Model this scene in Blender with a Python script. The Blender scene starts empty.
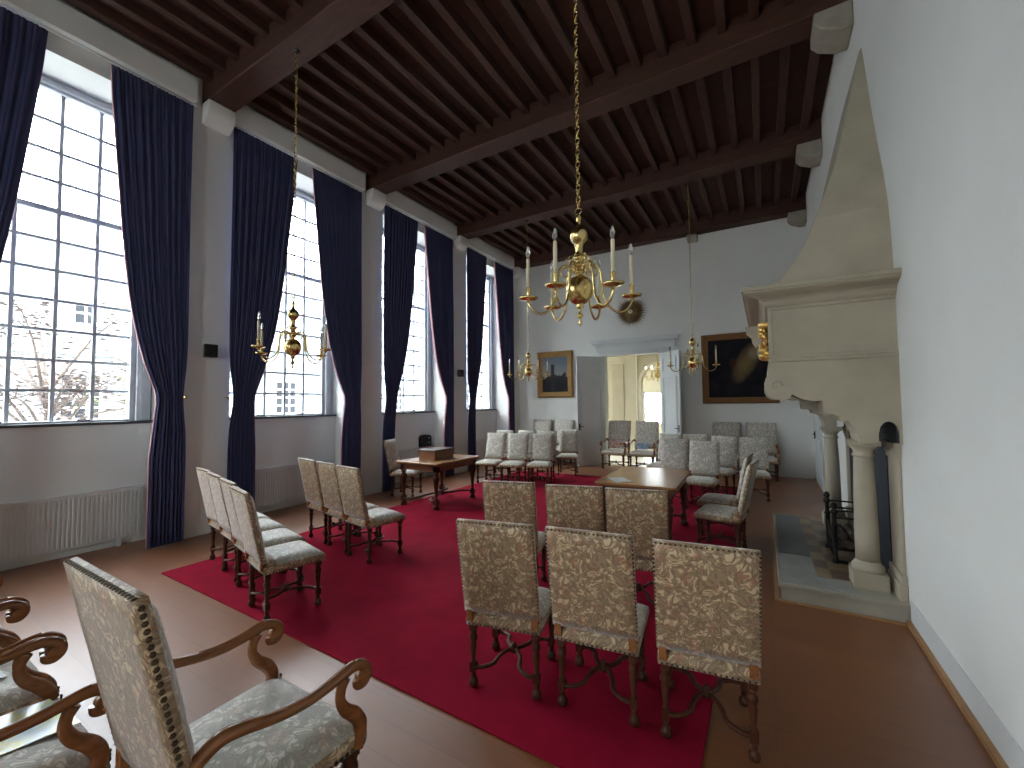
import bpy, bmesh, math, random
from mathutils import Vector, Matrix
PI = math.pi
sc = bpy.context.scene
COL = sc.collection
random.seed(7)

# ------------------------------------------------------------------ materials
def nt(name):
    m = bpy.data.materials.new(name); m.use_nodes = True
    t = m.node_tree; b = t.nodes['Principled BSDF']
    return m, t, b
def N(t, kind, **kw):
    n = t.nodes.new(kind)
    for k, v in kw.items():
        if k in n.inputs: n.inputs[k].default_value = v
        else: setattr(n, k, v)
    return n
def ramp(t, src, stops, interp='LINEAR'):
    r = t.nodes.new('ShaderNodeValToRGB'); r.color_ramp.interpolation = interp
    e = r.color_ramp.elements
    while len(e) < len(stops): e.new(0.5)
    for i, (p, c) in enumerate(stops):
        e[i].position = p; e[i].color = (c[0], c[1], c[2], 1)
    t.links.new(src, r.inputs[0]); return r.outputs[0]
def mixc(t, f, a, b, mode='MIX'):
    m = t.nodes.new('ShaderNodeMix'); m.data_type = 'RGBA'; m.blend_type = mode
    for s, v in ((0, f), (6, a), (7, b)):
        if hasattr(v, 'links'): t.links.new(v, m.inputs[s])
        elif s == 0: m.inputs[0].default_value = v
        else: m.inputs[s].default_value = (v[0], v[1], v[2], 1)
    return m.outputs[2]
def math_(t, op, a, b=0.0):
    m = t.nodes.new('ShaderNodeMath'); m.operation = op
    for i, v in enumerate((a, b)):
        if hasattr(v, 'links'): t.links.new(v, m.inputs[i])
        else: m.inputs[i].default_value = v
    return m.outputs[0]
def coords(t, scale=(1, 1, 1), rot=(0, 0, 0)):
    tc = t.nodes.new('ShaderNodeTexCoord'); mp = t.nodes.new('ShaderNodeMapping')
    mp.inputs['Scale'].default_value = scale; mp.inputs['Rotation'].default_value = rot
    t.links.new(tc.outputs['Object'], mp.inputs[0]); return mp.outputs[0]
def noise(t, vec, scale, detail=3, rough=.5, dist=0):
    n = N(t, 'ShaderNodeTexNoise', Scale=scale, Detail=detail, Roughness=rough, Distortion=dist)
    t.links.new(vec, n.inputs['Vector']); return n.outputs[0]
def bump(t, b, h, strength=.3, dist=.01):
    n = N(t, 'ShaderNodeBump', Strength=strength, Distance=dist)
    t.links.new(h, n.inputs['Height']); t.links.new(n.outputs[0], b.inputs['Normal'])
def setc(t, b, c):
    if hasattr(c, 'links'): t.links.new(c, b.inputs['Base Color'])
    else: b.inputs['Base Color'].default_value = (c[0], c[1], c[2], 1)

def mottled(name, c1, c2, scale=6, rough=.8, bmp=0, metal=0, stretch=(1, 1, 1), spec=.5, bs=None):
    m, t, b = nt(name); v = coords(t, stretch)
    n = noise(t, v, scale, 4, .6)
    setc(t, b, ramp(t, n, ((.3, c1), (.7, c2))))
    b.inputs['Roughness'].default_value = rough; b.inputs['Metallic'].default_value = metal
    b.inputs['Specular IOR Level'].default_value = spec
    if bmp: bump(t, b, noise(t, v, bs or scale * 6, 4), bmp)
    return m
def wood(name, c1, c2, axis='x', rough=.4, sc_=4, spec=.5, bp=.15):
    st = {'x': (.12, 1, 1), 'y': (1, .12, 1), 'z': (1, 1, .12)}[axis]
    m, t, b = nt(name); v = coords(t, st)
    n = noise(t, v, sc_ * 6, 5, .6, .6)
    setc(t, b, ramp(t, n, ((.28, c1), (.72, c2))))
    b.inputs['Roughness'].default_value = rough
    b.inputs['Specular IOR Level'].default_value = spec
    bump(t, b, n, bp, .004) if bp else None; return m

M = {}
M['wall'] = mottled('wall_plaster', (.73, .74, .70), (.78, .785, .745), 1.3, .85, .12, bs=30)
M['reveal'] = mottled('reveal_paint', (.62, .63, .62), (.68, .69, .67), 1.2, .75)
M['white_paint'] = mottled('white_paint', (.60, .62, .62), (.66, .68, .67), 3, .45)
M['door_grey'] = mottled('pale_grey_paint', (.62, .65, .65), (.68, .71, .70), 2, .4)
M['frame_paint'] = mottled('window_frame_paint', (.50, .52, .55), (.56, .58, .60), 3, .5)
M['sill'] = mottled('dark_slate_sill', (.035, .04, .045), (.06, .065, .07), 8, .35)
M['stone'] = mottled('sandstone', (.36, .315, .23), (.45, .40, .30), 2.2, .8, .25, bs=40)
M['stone_dark'] = mottled('grey_brown_stone', (.25, .21, .165), (.33, .28, .22), 4, .8, .2, bs=40)
M['corbel'] = mottled('corbel_stone', (.26, .24, .19), (.36, .33, .27), 5, .85, .3)
M['hearth_side'] = mottled('hearth_edge_stone', (.30, .28, .225), (.40, .37, .30), 3, .7, .2)
M['hearth'] = mottled('hearth_stone', (.26, .265, .25), (.36, .36, .33), 5, .5, .1)
M['slate'] = mottled('dark_slate_slab', (.05, .055, .065), (.09, .095, .105), 6, .35)
M['hearth_tile'] = None
M['fireback'] = mottled('blackened_fireback', (.018, .022, .03), (.04, .048, .06), 25, .7, .5)
M['iron'] = mottled('black_iron', (.012, .012, .012), (.03, .028, .026), 20, .5, .2, metal=.6)
M['leg'] = wood('dark_walnut_legs', (.032, .010, .006), (.10, .032, .014), 'z', .38, spec=.25)
M['arm'] = wood('polished_brown_arm_wood', (.17, .060, .020), (.34, .135, .045), 'y', .25)
M['table'] = wood('table_top_oak', (.29, .135, .050), (.37, .180, .070), 'y', .25, sc_=1.5, bp=0)
M['table_edge'] = wood('table_apron_wood', (.12, .045, .02), (.22, .09, .036), 'x', .3)
M['chest'] = wood('chest_wood', (.17, .065, .03), (.27, .11, .05), 'y', .4)
M['chest_lid'] = wood('chest_lid_wood', (.09, .045, .03), (.14, .075, .05), 'y', .3)
M['beam'] = wood('old_beam_oak', (.036, .0115, .006), (.078, .027, .013), 'x', .7)
M['joist'] = wood('ceiling_joist_oak', (.033, .0105, .0055), (.070, .025, .012), 'y', .75)
M['board'] = wood('ceiling_board_oak', (.034, .011, .006), (.068, .024, .012), 'x', .8)
M['gilt_frame'] = mottled('gilt_frame', (.24, .12, .035), (.42, .24, .07), 30, .45, .8, metal=.35)
M['bronze_frame'] = mottled('brown_gilt_frame', (.16, .07, .02), (.26, .125, .035), 30, .5, .6, metal=.2)
M['gilt'] = mottled('bright_gilding', (.75, .45, .10), (.95, .68, .25), 20, .28, .3, metal=.9)
M['gules'] = mottled('red_enamel', (.22, .02, .015), (.3, .04, .02), 20, .35)
M['sunburst'] = mottled('old_bronze_gilding', (.13, .08, .028), (.26, .165, .06), 18, .45, .3, metal=.15)
M['nail'] = mottled('brass_nail', (.045, .030, .018), (.12, .085, .045), 60, .4, metal=.7)
M['black_plastic'] = mottled('black_plastic', (.015, .018, .022), (.03, .033, .038), 10, .5)
M['trim_wood'] = wood('floor_edge_wood', (.30, .15, .06), (.42, .23, .10), 'y', .4)
M['plinth'] = mottled('grey_plinth', (.60, .61, .60), (.65, .66, .64), 3, .7)
M['radiator'] = mottled('radiator_enamel', (.68, .69, .67), (.73, .74, .71), 2, .4)
M['candle'] = mottled('ivory_candle_sleeve', (.62, .54, .36), (.70, .62, .44), 10, .5)
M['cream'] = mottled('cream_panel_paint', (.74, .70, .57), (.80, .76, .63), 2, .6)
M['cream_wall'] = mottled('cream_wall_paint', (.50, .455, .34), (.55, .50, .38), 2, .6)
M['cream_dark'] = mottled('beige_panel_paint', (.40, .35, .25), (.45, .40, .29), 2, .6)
M['cream_floor'] = mottled('pale_stone_floor', (.60, .58, .50), (.70, .68, .6), 3, .35)
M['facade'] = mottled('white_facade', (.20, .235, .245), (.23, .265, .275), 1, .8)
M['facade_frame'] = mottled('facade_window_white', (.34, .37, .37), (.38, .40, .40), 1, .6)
M['facade_glass'] = mottled('dark_window_glass', (.018, .02, .024), (.03, .033, .037), 1, .5, spec=.05)
M['roof'] = mottled('roof_tiles', (.22, .17, .15), (.28, .22, .19), 12, .8)
M['paving'] = mottled('courtyard_paving', (.28, .27, .25), (.34, .33, .31), 4, .85)
M['maple'] = mottled('maple_leaves', (.055, .036, .034), (.10, .066, .058), 3, .7)
M['green_leaf'] = mottled('green_leaves', (.07, .10, .03), (.12, .16, .045), 3, .7)
M['bark'] = mottled('tree_bark', (.08, .06, .05), (.14, .11, .09), 12, .9, .5)
M['paper'] = mottled('white_paper', (.76, .78, .78), (.82, .84, .84), 6, .5)

def brass(name, c1, c2, r):
    m, t, b = nt(name); v = coords(t)
    setc(t, b, ramp(t, noise(t, v, 14, 3), ((.3, c1), (.7, c2))))
    b.inputs['Metallic'].default_value = 1; b.inputs['Roughness'].default_value = r
    return m
M['brass'] = brass('polished_brass', (.62, .45, .16), (.78, .60, .27), .22)

def glass(name, rough=0, tint=(.95, .97, 1)):
    m, t, b = nt(name)
    t.nodes.remove(b); out = t.nodes['Material Output']
    tr = N(t, 'ShaderNodeBsdfTransparent'); tr.inputs[0].default_value = (*tint, 1)
    gl = N(t, 'ShaderNodeBsdfGlossy'); gl.inputs['Roughness'].default_value = rough
    fr = N(t, 'ShaderNodeFresnel', IOR=1.45)
    mx = N(t, 'ShaderNodeMixShader')
    ge = t.nodes.new('ShaderNodeNewGeometry')
    ff = math_(t, 'MULTIPLY', fr.outputs[0], math_(t, 'SUBTRACT', 1.0, ge.outputs['Backfacing']))
    t.links.new(ff, mx.inputs[0]); t.links.new(tr.outputs[0], mx.inputs[1]); t.links.new(gl.outputs[0], mx.inputs[2])
    t.links.new(mx.outputs[0], out.inputs[0]); return m
M['glass'] = glass('clear_window_glass')
M['sleeve'] = glass('clear_plastic', .08, (.93, .95, .97))
def bulbmat():
    m, t, b = nt('frosted_flame_bulb')
    b.inputs['Base Color'].default_value = (.85, .80, .74, 1); b.inputs['Roughness'].default_value = .1
    b.inputs['Transmission Weight'].default_value = .75; b.inputs['IOR'].default_value = 1.3
    return m
M['bulb'] = bulbmat()
def bulb_on():
    m, t, b = nt('lit_bulb')
    b.inputs['Base Color'].default_value = (1, .9, .7, 1)
    b.inputs['Emission Color'].default_value = (1, .85, .6, 1); b.inputs['Emission Strength'].default_value = 6
    return m
M['bulb_on'] = bulb_on()

def brocade(name, base, scroll, dark, blush, green):
    m, t, b = nt(name); v = coords(t)
    w = N(t, 'ShaderNodeTexNoise', Scale=11.0, Detail=1.0); t.links.new(v, w.inputs['Vector'])
    add = t.nodes.new('ShaderNodeVectorMath'); add.operation = 'MULTIPLY_ADD'
    add.inputs[1].default_value = (.11, .11, .11); t.links.new(w.outputs['Color'], add.inputs[0]); t.links.new(v, add.inputs[2])
    vv = add.outputs[0]
    n1 = noise(t, vv, 19, 1, .4)
    s = math_(t, 'SINE', math_(t, 'MULTIPLY', n1, 40))
    f1 = ramp(t, math_(t, 'MULTIPLY_ADD' if False else 'ADD', math_(t, 'MULTIPLY', s, .5), .5), ((.40, (0, 0, 0)), (.55, (1, 1, 1))))
    vo = N(t, 'ShaderNodeTexVoronoi', Scale=24.0); t.links.new(vv, vo.inputs['Vector'])
    f2 = ramp(t, vo.outputs['Distance'], ((.42, (0, 0, 0)), (.50, (1, 1, 1))))
    c = mixc(t, f1, scroll, base)
    c = mixc(t, math_(t, 'MULTIPLY', f2, .7), c, dark)
    n3 = noise(t, v, 17, 1); n4 = noise(t, v, 21, 1, .5, .5)
    m3 = ramp(t, n3, ((.61, (0, 0, 0)), (.66, (1, 1, 1)))); m4 = ramp(t, n4, ((.63, (0, 0, 0)), (.67, (1, 1, 1))))
    c = mixc(t, math_(t, 'MULTIPLY', m3, .55), c, blush)
    c = mixc(t, math_(t, 'MULTIPLY', m4, .5), c, green)
    setc(t, b, c)
    b.inputs['Roughness'].default_value = .55
    b.inputs['Sheen Weight'].default_value = .6; b.inputs['Sheen Roughness'].default_value = .35
    bump(t, b, s, .12, .003); return m
M['fabric'] = brocade('floral_brocade', (.60, .46, .28), (.31, .205, .12), (.20, .125, .07), (.36, .15, .09), (.24, .20, .10))
M['fabric_lit'] = brocade('lit_pale_brocade', (.74, .70, .61), (.50, .47, .40), (.34, .32, .27), (.50, .38, .30), (.40, .40, .31))  # same brocade, paler: window light and wear put into the colour

def velvet():
    m, t, b = nt('deep_violet_blue_velvet'); v = coords(t, (1, 1, .15))
    n = noise(t, v, 18, 4)
    setc(t, b, ramp(t, n, ((.3, (.048, .056, .125)), (.7, (.066, .074, .160)))))
    b.inputs['Roughness'].default_value = .85; b.inputs['Sheen Weight'].default_value = .2
    b.inputs['Sheen Tint'].default_value = (.45, .45, .8, 1); b.inputs['Specular IOR Level'].default_value = .15
    return m
M['curtain'] = velvet()
M['lining'] = mottled('rose_curtain_lining', (.50, .24, .27), (.66, .38, .40), 8, .8)

def carpet():
    m, t, b = nt('crimson_carpet'); v = coords(t)
    n = noise(t, v, 2.5, 5, .6); n2 = noise(t, v, 300, 2)
    c = ramp(t, n, ((.3, (.205, .0025, .017)), (.7, (.275, .004, .025))))
    setc(t, b, c); b.inputs['Roughness'].default_value = .95
    b.inputs['Specular IOR Level'].default_value = .1
    bump(t, b, n2, .6, .004); return m
M['rug'] = carpet()

def planks():
    m, t, b = nt('brown_oak_planks'); v = coords(t)
    br = N(t, 'ShaderNodeTexBrick', Scale=1.0); br.offset = .37
    br.inputs['Brick Width'].default_value = 2.3; br.inputs['Row Height'].default_value = .17
    br.inputs['Mortar Size'].default_value = .0035; br.inputs['Mortar Smooth'].default_value = .3
    br.inputs['Color1'].default_value = (.16, .16, .16, 1); br.inputs['Color2'].default_value = (.84, .84, .84, 1)
    br.inputs['Mortar'].default_value = (0, 0, 0, 1)
    t.links.new(v, br.inputs['Vector'])
    v2 = coords(t, (.10, 1, 1)); g = noise(t, v2, 26, 6, .62, .4); big = noise(t, coords(t), .9, 3)
    tone = math_(t, 'ADD', math_(t, 'MULTIPLY', br.outputs['Color'], .14), math_(t, 'ADD', math_(t, 'MULTIPLY', g, .5), math_(t, 'MULTIPLY', big, .3)))
    c = ramp(t, tone, ((.22, (.13, .040, .010)), (.52, (.20, .066, .017)), (.82, (.275, .100, .029))))
    c = mixc(t, math_(t, 'MULTIPLY', br.outputs['Fac'], .35), c, (.06, .026, .012))
    setc(t, b, c)
    rr = ramp(t, g, ((.3, (.38, .38, .38)), (.7, (.48, .48, .48)))); t.links.new(rr, b.inputs['Roughness'])
    b.inputs['Specular IOR Level'].default_value = .9; b.inputs['Coat Weight'].default_value = .35; b.inputs['Coat Roughness'].default_value = .36
    bump(t, b, math_(t, 'SUBTRACT', g, br.outputs['Fac']), .12, .004); return m
M['floor'] = planks()

def tiles():
    m, t, b = nt('chequered_hearth_tiles'); v = coords(t, (1, 1, 1))
    ch = N(t, 'ShaderNodeTexChecker', Scale=4.2); t.links.new(v, ch.inputs['Vector'])
    ch.inputs['Color1'].default_value = (.34, .24, .12, 1); ch.inputs['Color2'].default_value = (.13, .075, .05, 1)
    n = noise(t, v, 8, 3)
    setc(t, b, mixc(t, math_(t, 'MULTIPLY', n, .5), ch.outputs[0], (.2, .16, .12)))
    b.inputs['Roughness'].default_value = .4; return m
M['hearth_tile'] = tiles()

def landscape_paint():
    # invented view: dark ground, tall tower shape, dull sky
    m, t, b = nt('oil_landscape'); tc = t.nodes.new('ShaderNodeTexCoord')
    sp = t.nodes.new('ShaderNodeSeparateXYZ'); t.links.new(tc.outputs['Object'], sp.inputs[0])
    x, z = sp.outputs['X'], sp.outputs['Z']; n = noise(t, tc.outputs['Object'], 5, 5)
    nb = noise(t, tc.outputs['Object'], 2.2, 3)
    h = math_(t, 'ADD', z, math_(t, 'MULTIPLY', n, -.45))
    c = ramp(t, math_(t, 'ADD', h, .6), ((.12, (.012, .012, .02)), (.30, (.035, .03, .035)), (.36, (.30, .29, .27)), (.60, (.20, .245, .27)), (.95, (.11, .14, .18))))
    tw = math_(t, 'MULTIPLY', math_(t, 'LESS_THAN', math_(t, 'ABSOLUTE', math_(t, 'ADD', x, .07)), .055), math_(t, 'LESS_THAN', z, .30))
    c = mixc(t, tw, c, (.035, .03, .035))
    c = mixc(t, math_(t, 'MULTIPLY', nb, .3), c, (.05, .045, .05))
    setc(t, b, c); b.inputs['Roughness'].default_value = .6; b.inputs['Specular IOR Level'].default_value = .2; return m
M['landscape'] = landscape_paint()
def dark_paint():
    m, t, b = nt('dark_oil_portrait'); tc = t.nodes.new('ShaderNodeTexCoord')
    sp = t.nodes.new('ShaderNodeSeparateXYZ'); t.links.new(tc.outputs['Object'], sp.inputs[0])
    n = noise(t, tc.outputs['Object'], 3.5, 5)
    def blob(cx, cz, rx, rz, sk=0):
        dx = math_(t, 'ADD', sp.outputs['X'], -cx); dz = math_(t, 'ADD', sp.outputs['Z'], -cz)
        dx = math_(t, 'ADD', dx, math_(t, 'MULTIPLY', dz, sk))
        d = math_(t, 'ADD', math_(t, 'POWER', math_(t, 'ABSOLUTE', math_(t, 'DIVIDE', dx, rx)), 2), math_(t, 'POWER', math_(t, 'ABSOLUTE', math_(t, 'DIVIDE', dz, rz)), 2))
        d = math_(t, 'ADD', d, math_(t, 'MULTIPLY', n, 1.1))
        return ramp(t, math_(t, 'MULTIPLY', d, .5), ((.25, (1, 1, 1)), (.88, (0, 0, 0))))
    c = ramp(t, n, ((.3, (.004, .005, .010)), (.55, (.010, .010, .014)), (.75, (.028, .014, .010))))
    c = mixc(t, blob(.18, .15, .25, .50, -.45), c, (.21, .145, .06))
    c = mixc(t, blob(.33, .33, .14, .14), c, (.30, .23, .15))
    c = mixc(t, blob(-.12, .12, .08, .14), c, (.06, .015, .012))
    setc(t, b, c); b.inputs['Roughness'].default_value = .6; b.inputs['Specular IOR Level'].default_value = .15; return m
M['portrait'] = dark_paint()
def blotch_card(name, cols, scale=9):
    m, t, b = nt(name); v = coords(t); n = noise(t, v, scale, 2)
    st = [(.32 + .36 * i / (len(cols) - 1), c) for i, c in enumerate(cols)]
    setc(t, b, ramp(t, n, st)); b.inputs['Roughness'].default_value = .25; return m
M['photo_card'] = blotch_card('photo_of_figures', [(.05, .025, .015), (.20, .08, .04), (.5, .34, .24), (.10, .09, .14), (.55, .5, .45)], 13)
M['blue_card'] = blotch_card('blue_white_leaflet', [(.55, .65, .75), (.18, .28, .42), (.7, .75, .8)], 8)
M['sheet_print'] = blotch_card('grey_printed_sheet', [(.75, .77, .78), (.45, .48, .52), (.78, .8, .8)], 10)
M['pale_sheet'] = blotch_card('pale_blue_and_yellow_print', [(.62, .74, .80), (.66, .78, .80), (.80, .78, .30), (.62, .75, .82)], 7)

# ------------------------------------------------------------------ mesh helpers
def mk(name, bm, mat, parent=None, smooth=False, bevel=0, seg=2, sub=0):
    me = bpy.data.meshes.new(name); bm.normal_update(); bm.to_mesh(me); bm.free()
    mats = mat if isinstance(mat, (list, tuple)) else [mat]
    for mm in mats: me.materials.append(mm)
    if smooth:
        for p in me.polygons: p.use_smooth = True
    o = bpy.data.objects.new(name, me); COL.objects.link(o)
    if parent: o.parent = parent
    if bevel:
        md = o.modifiers.new('b', 'BEVEL'); md.width = bevel; md.segments = seg; md.limit_method = 'ANGLE'; md.angle_limit = .7
        if not smooth:
            for p in me.polygons: p.use_smooth = True
            md.harden_normals = True
    if sub:
        md = o.modifiers.new('s', 'SUBSURF'); md.levels = sub; md.render_levels = sub
    return o
def box(bm, x0, x1, y0, y1, z0, z1, mi=0, mat=None):
    vs = [bm.verts.new((x, y, z)) for z in (z0, z1) for y in (y0, y1) for x in (x0, x1)]
    if mat is not None:
        for v in vs: v.co = mat @ v.co
    for f in ((0, 2, 3, 1), (4, 5, 7, 6), (0, 1, 5, 4), (2, 6, 7, 3), (0, 4, 6, 2), (1, 3, 7, 5)):
        fc = bm.faces.new([vs[i] for i in f]); fc.material_index = mi
def B(*boxes, mi=0):
    bm = bmesh.new()
    for b in boxes: box(bm, *b)
    return bm
def lathe(bm, prof, n=16, cx=0, cy=0, cz=0, mat=None, rot0=0, smooth=True):
    rings = []
    for r, z in prof:
        rings.append([bm.verts.new((cx + r * math.cos(rot0 + 2 * PI * i / n), cy + r * math.sin(rot0 + 2 * PI * i / n), cz + z)) for i in range(n)])
    for a, b in zip(rings, rings[1:]):
        for i in range(n):
            f = bm.faces.new((a[i], a[(i + 1) % n], b[(i + 1) % n], b[i])); f.smooth = smooth
    bm.faces.new(rings[0][::-1]); bm.faces.new(rings[-1])
    if mat is not None:
        for R_ in rings:
            for v in R_: v.co = mat @ v.co
def tube(bm, pts, r, n=8, flat=None, smooth=True):
    """sweep a round (or flat=(w,h)) section along pts; r float or list"""
    pts = [Vector(p) for p in pts]; k = len(pts); prev = None; rings = []
    for i, p in enumerate(pts):
        d = (pts[min(i + 1, k - 1)] - pts[max(i - 1, 0)]).normalized()
        if prev is None:
            up = Vector((0, 0, 1)) if abs(d.z) < .9 else Vector((1, 0, 0))
            u = d.cross(up).normalized()
        else:
            u = (prev - d * prev.dot(d)).normalized()
        prev = u; w = u.cross(d).normalized()
        rr = r[i] if isinstance(r, (list, tuple)) else r
        a, b = (rr, rr) if flat is None else (rr * flat[0], rr * flat[1])
        rings.append([bm.verts.new(p + u * a * math.cos(2 * PI * j / n) + w * b * math.sin(2 * PI * j / n)) for j in range(n)])
    for A, Bq in zip(rings, rings[1:]):
        for j in range(n):
            f = bm.faces.new((A[j], Bq[j], Bq[(j + 1) % n], A[(j + 1) % n])); f.smooth = smooth
    try:
        bm.faces.new(rings[0]); bm.faces.new(rings[-1][::-1])
    except ValueError: pass
def spline(P, m=6):
    P = [Vector(p) for p in P]; out = []
    Q = [P[0] * 2 - P[1]] + P + [P[-1] * 2 - P[-2]]
    for i in range(1, len(Q) - 2):
        for j in range(m):
            t = j / m; a, b, c, d = Q[i - 1], Q[i], Q[i + 1], Q[i + 2]
            out.append(.5 * ((2 * b) + (c - a) * t + (2 * a - 5 * b + 4 * c - d) * t * t + (3 * b - a - 3 * c + d) * t ** 3))
    out.append(P[-1]); return out
def extrude_poly(bm, pts, axis, a, b, mi=0):
    """pts 2D outline; axis 'y': (x,z) extruded y a..b ; 'x': (y,z) ; 'z': (x,y)"""
    def v3(p, t): return {'y': (p[0], t, p[1]), 'x': (t, p[0], p[1]), 'z': (p[0], p[1], t)}[axis]
    A = [bm.verts.new(v3(p, a)) for p in pts]; C = [bm.verts.new(v3(p, b)) for p in pts]; n = len(pts)
    f1 = bm.faces.new(A); f2 = bm.faces.new(C[::-1]); f1.material_index = f2.material_index = mi
    for i in range(n):
        f = bm.faces.new((A[i], C[i], C[(i + 1) % n], A[(i + 1) % n])); f.material_index = mi
    bmesh.ops.recalc_face_normals(bm, faces=bm.faces)
def tag(o, label=None, cat=None, group=None, kind=None):
    if label: o['label'] = label
    if cat: o['category'] = cat
    if group: o['group'] = group
    if kind: o['kind'] = kind
    return o
def thing(name, loc, rz=0, label=None, cat=None, group=None):
    o = bpy.data.objects.new(name, None); COL.objects.link(o); o.empty_display_size = .1
    o.location = loc; o.rotation_euler = (0, 0, math.radians(rz)); return tag(o, label, cat, group)
def struct(name, bm, mat, label, parent=None, **kw):
    o = mk(name, bm, mat, parent, **kw)
    if parent is None: tag(o, label, 'room structure', kind='structure')
    return o
def dup(root, loc, rz, label, group=None):
    r = root.copy(); COL.objects.link(r); r.location = loc; r.rotation_euler = (0, 0, math.radians(rz)); r['label'] = label
    if group: r['group'] = group
    for ch in list(root.children):
        c = ch.copy(); COL.objects.link(c); c.parent = r
        for g in list(ch.children):
            d = g.copy(); COL.objects.link(d); d.parent = c
    return r

# ------------------------------------------------------------------ room constants
XR, YB, YF = .93, 11.5, -5.6
XP, XN, XG = -6.6, -7.06, -7.2      # pier face, niche back wall, glass
ZJ, ZBM = 6.17, 5.95                # joist underside, beam underside
WC = [-4.24, -1.42, 1.39, 4.19, 7.01, 9.83]  # window bay centres
ZS, ZT = 1.56, 5.65

struct('floor', B((XP - .5, XR + .12, YF, YB + .0, -.12, 0)), M['floor'], 'brown oak plank floor of the hall')
# left wall: piers, spandrels under windows, lintels, outer shell
bm = bmesh.new()
edges = [YF] 
for c in WC:
    l, r = c - 1.07, c + 1.10
    box(bm, -7.5, XP, edges[-1], l, 0, 6.5)
    # spandrel below window, lintel above
    box(bm, -7.5, XN, l, r, 0, ZS - .03)
    box(bm, -7.5, XP, l, r, ZT, 6.5)
    # splayed reveals
    for (ya, yb, s) in ((l, c - 1.01, 1), (r, c + 1.02, -1)):
        extrude_poly(bm, [(XP, ya), (-7.5, ya), (-7.5, yb), (XN, yb)], 'z', 0, ZT)
    # masonry closing beside and above the window frame
    box(bm, -7.5, -7.26, c - 1.01, c - .98, ZS - .03, ZT)
    box(bm, -7.5, -7.26, c + .99, c + 1.02, ZS - .03, ZT)
    edges.append(r)
box(bm, -7.5, XP, edges[-1], YB + .3, 0, 6.5)
struct('wall_left', bm, M['wall'], 'white plastered window wall with deep niches')
struct('wall_right', B((XR, XR + .3, YF, YB + .3, 0, 6.6)), M['wall'], 'tall white plastered wall beside the fireplace')
FX0, FX1, FZ0, FZ1 = -3.1, -1.7, 1.4, 3.4
struct('wall_front', B((XP - .9, FX0, YF - .3, YF, 0, 6.6), (FX1, XR + .3, YF - .3, YF, 0, 6.6), (FX0, FX1, YF - .3, YF, 0, FZ0), (FX0, FX1, YF - .3, YF, FZ1, 6.6)), M['wall'], 'white wall behind the viewpoint')
bm = bmesh.new()
for xx in (FX0, -2.44, FX1 - .09): box(bm, xx, xx + .09, YF - .2, YF - .1, FZ0, FZ1)
for zz in (FZ0, 2.0, 2.7, FZ1 - .08): box(bm, FX0, FX1, YF - .2, YF - .1, zz, zz + .08)
wf = mk('window_7', bm, M['frame_paint']); tag(wf, 'unseen window added behind the viewpoint for fill light', 'window', kind='structure')  # added in the unseen front wall so chair backs get light
mk('pane', B((FX0, FX1, YF - .155, YF - .15, FZ0, FZ1)), M['glass'], wf)
DX0, DX1, DH = -3.84, -2.30, 3.03
struct('wall_back', B((-7.5, DX0, YB, YB + .3, 0, 6.6), (DX1, XR + .3, YB, YB + .3, 0, 6.6), (DX0, DX1, YB, YB + .3, DH, 6.6)), M['wall'], 'white end wall with double doorway')
# ceiling: boards + joists running away from the viewer
bm = bmesh.new()
box(bm, -7.5, XR + .3, YF - .3, YB + .3, 6.30, 6.5)
ce = mk('ceiling', bm, M['board']); tag(ce, 'dark brown boarded ceiling with rows of joists', 'room structure', kind='structure')
bm = bmesh.new(); x = -6.33
while x < XR - .05:
    box(bm, x - .052, x + .052, YF, YB, ZJ + random.uniform(-.01, .01), 6.32); x += .335
jo = mk('joist_row', bm, M['joist'], ce, bevel=.012)
BY = [-5.4, -2.85, 0.0, 2.86, 5.68, 8.42, 11.33]
for i, y in enumerate(BY):
    hw = .17 if i < 6 else .16
    struct('trim_%d' % (i + 1), B((XP - .0, XR - .001, y - hw, y + hw, ZBM + (0.01 if i == 6 else 0), 6.37)), M['beam'], 'heavy dark oak ceiling beam', bevel=.02)
# white boxing above each window with curtain rail
k = 7
for i, c in enumerate(WC):
    y0 = c - 1.19 if i else YF; y1 = c + 1.19
    struct('trim_%d' % k, B((XP + .001, -6.45, y0, y1, 5.86, 6.17)), M['wall'], 'white boxing over a curtain rail', bevel=.004); k += 1
# stone corbels under the beams
def corbel(bm, x, y, s, w=.2, d=.30, h=.27):
    pts = [(x, ZBM), (x + s * d, ZBM), (x + s * d, ZBM - h * .45), (x + s * d * .82, ZBM - h * .72), (x + s * d * .35, ZBM - h), (x, ZBM - h)]
    extrude_poly(bm, pts, 'y', y - w, y + w)
for i, y in enumerate(BY[1:], 1):
    for x, s, d in ((XP, 1, .22), (XR, -1, .34)):
        if i == 1 and s == -1: pass
        bm = bmesh.new(); corbel(bm, x, y if i < 6 else 11.31, s, (.175 if s > 0 else .2) if i < 6 else .17, d, .29 if s > 0 else .28)
        struct('trim_%d' % k, bm, M['wall'] if s > 0 else M['corbel'], 'stone corbel carrying a ceiling beam', bevel=.02); k += 1
bm = bmesh.new(); extrude_poly(bm, [(YB, 5.95), (YB - .22, 5.95), (YB - .22, 5.88), (YB - .1, 5.78), (YB, 5.78)], 'x', -1.56, -1.32)
struct('trim_%d' % k, bm, M['corbel'], 'small corbel at the middle of the end wall', bevel=.02); k += 1
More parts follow.
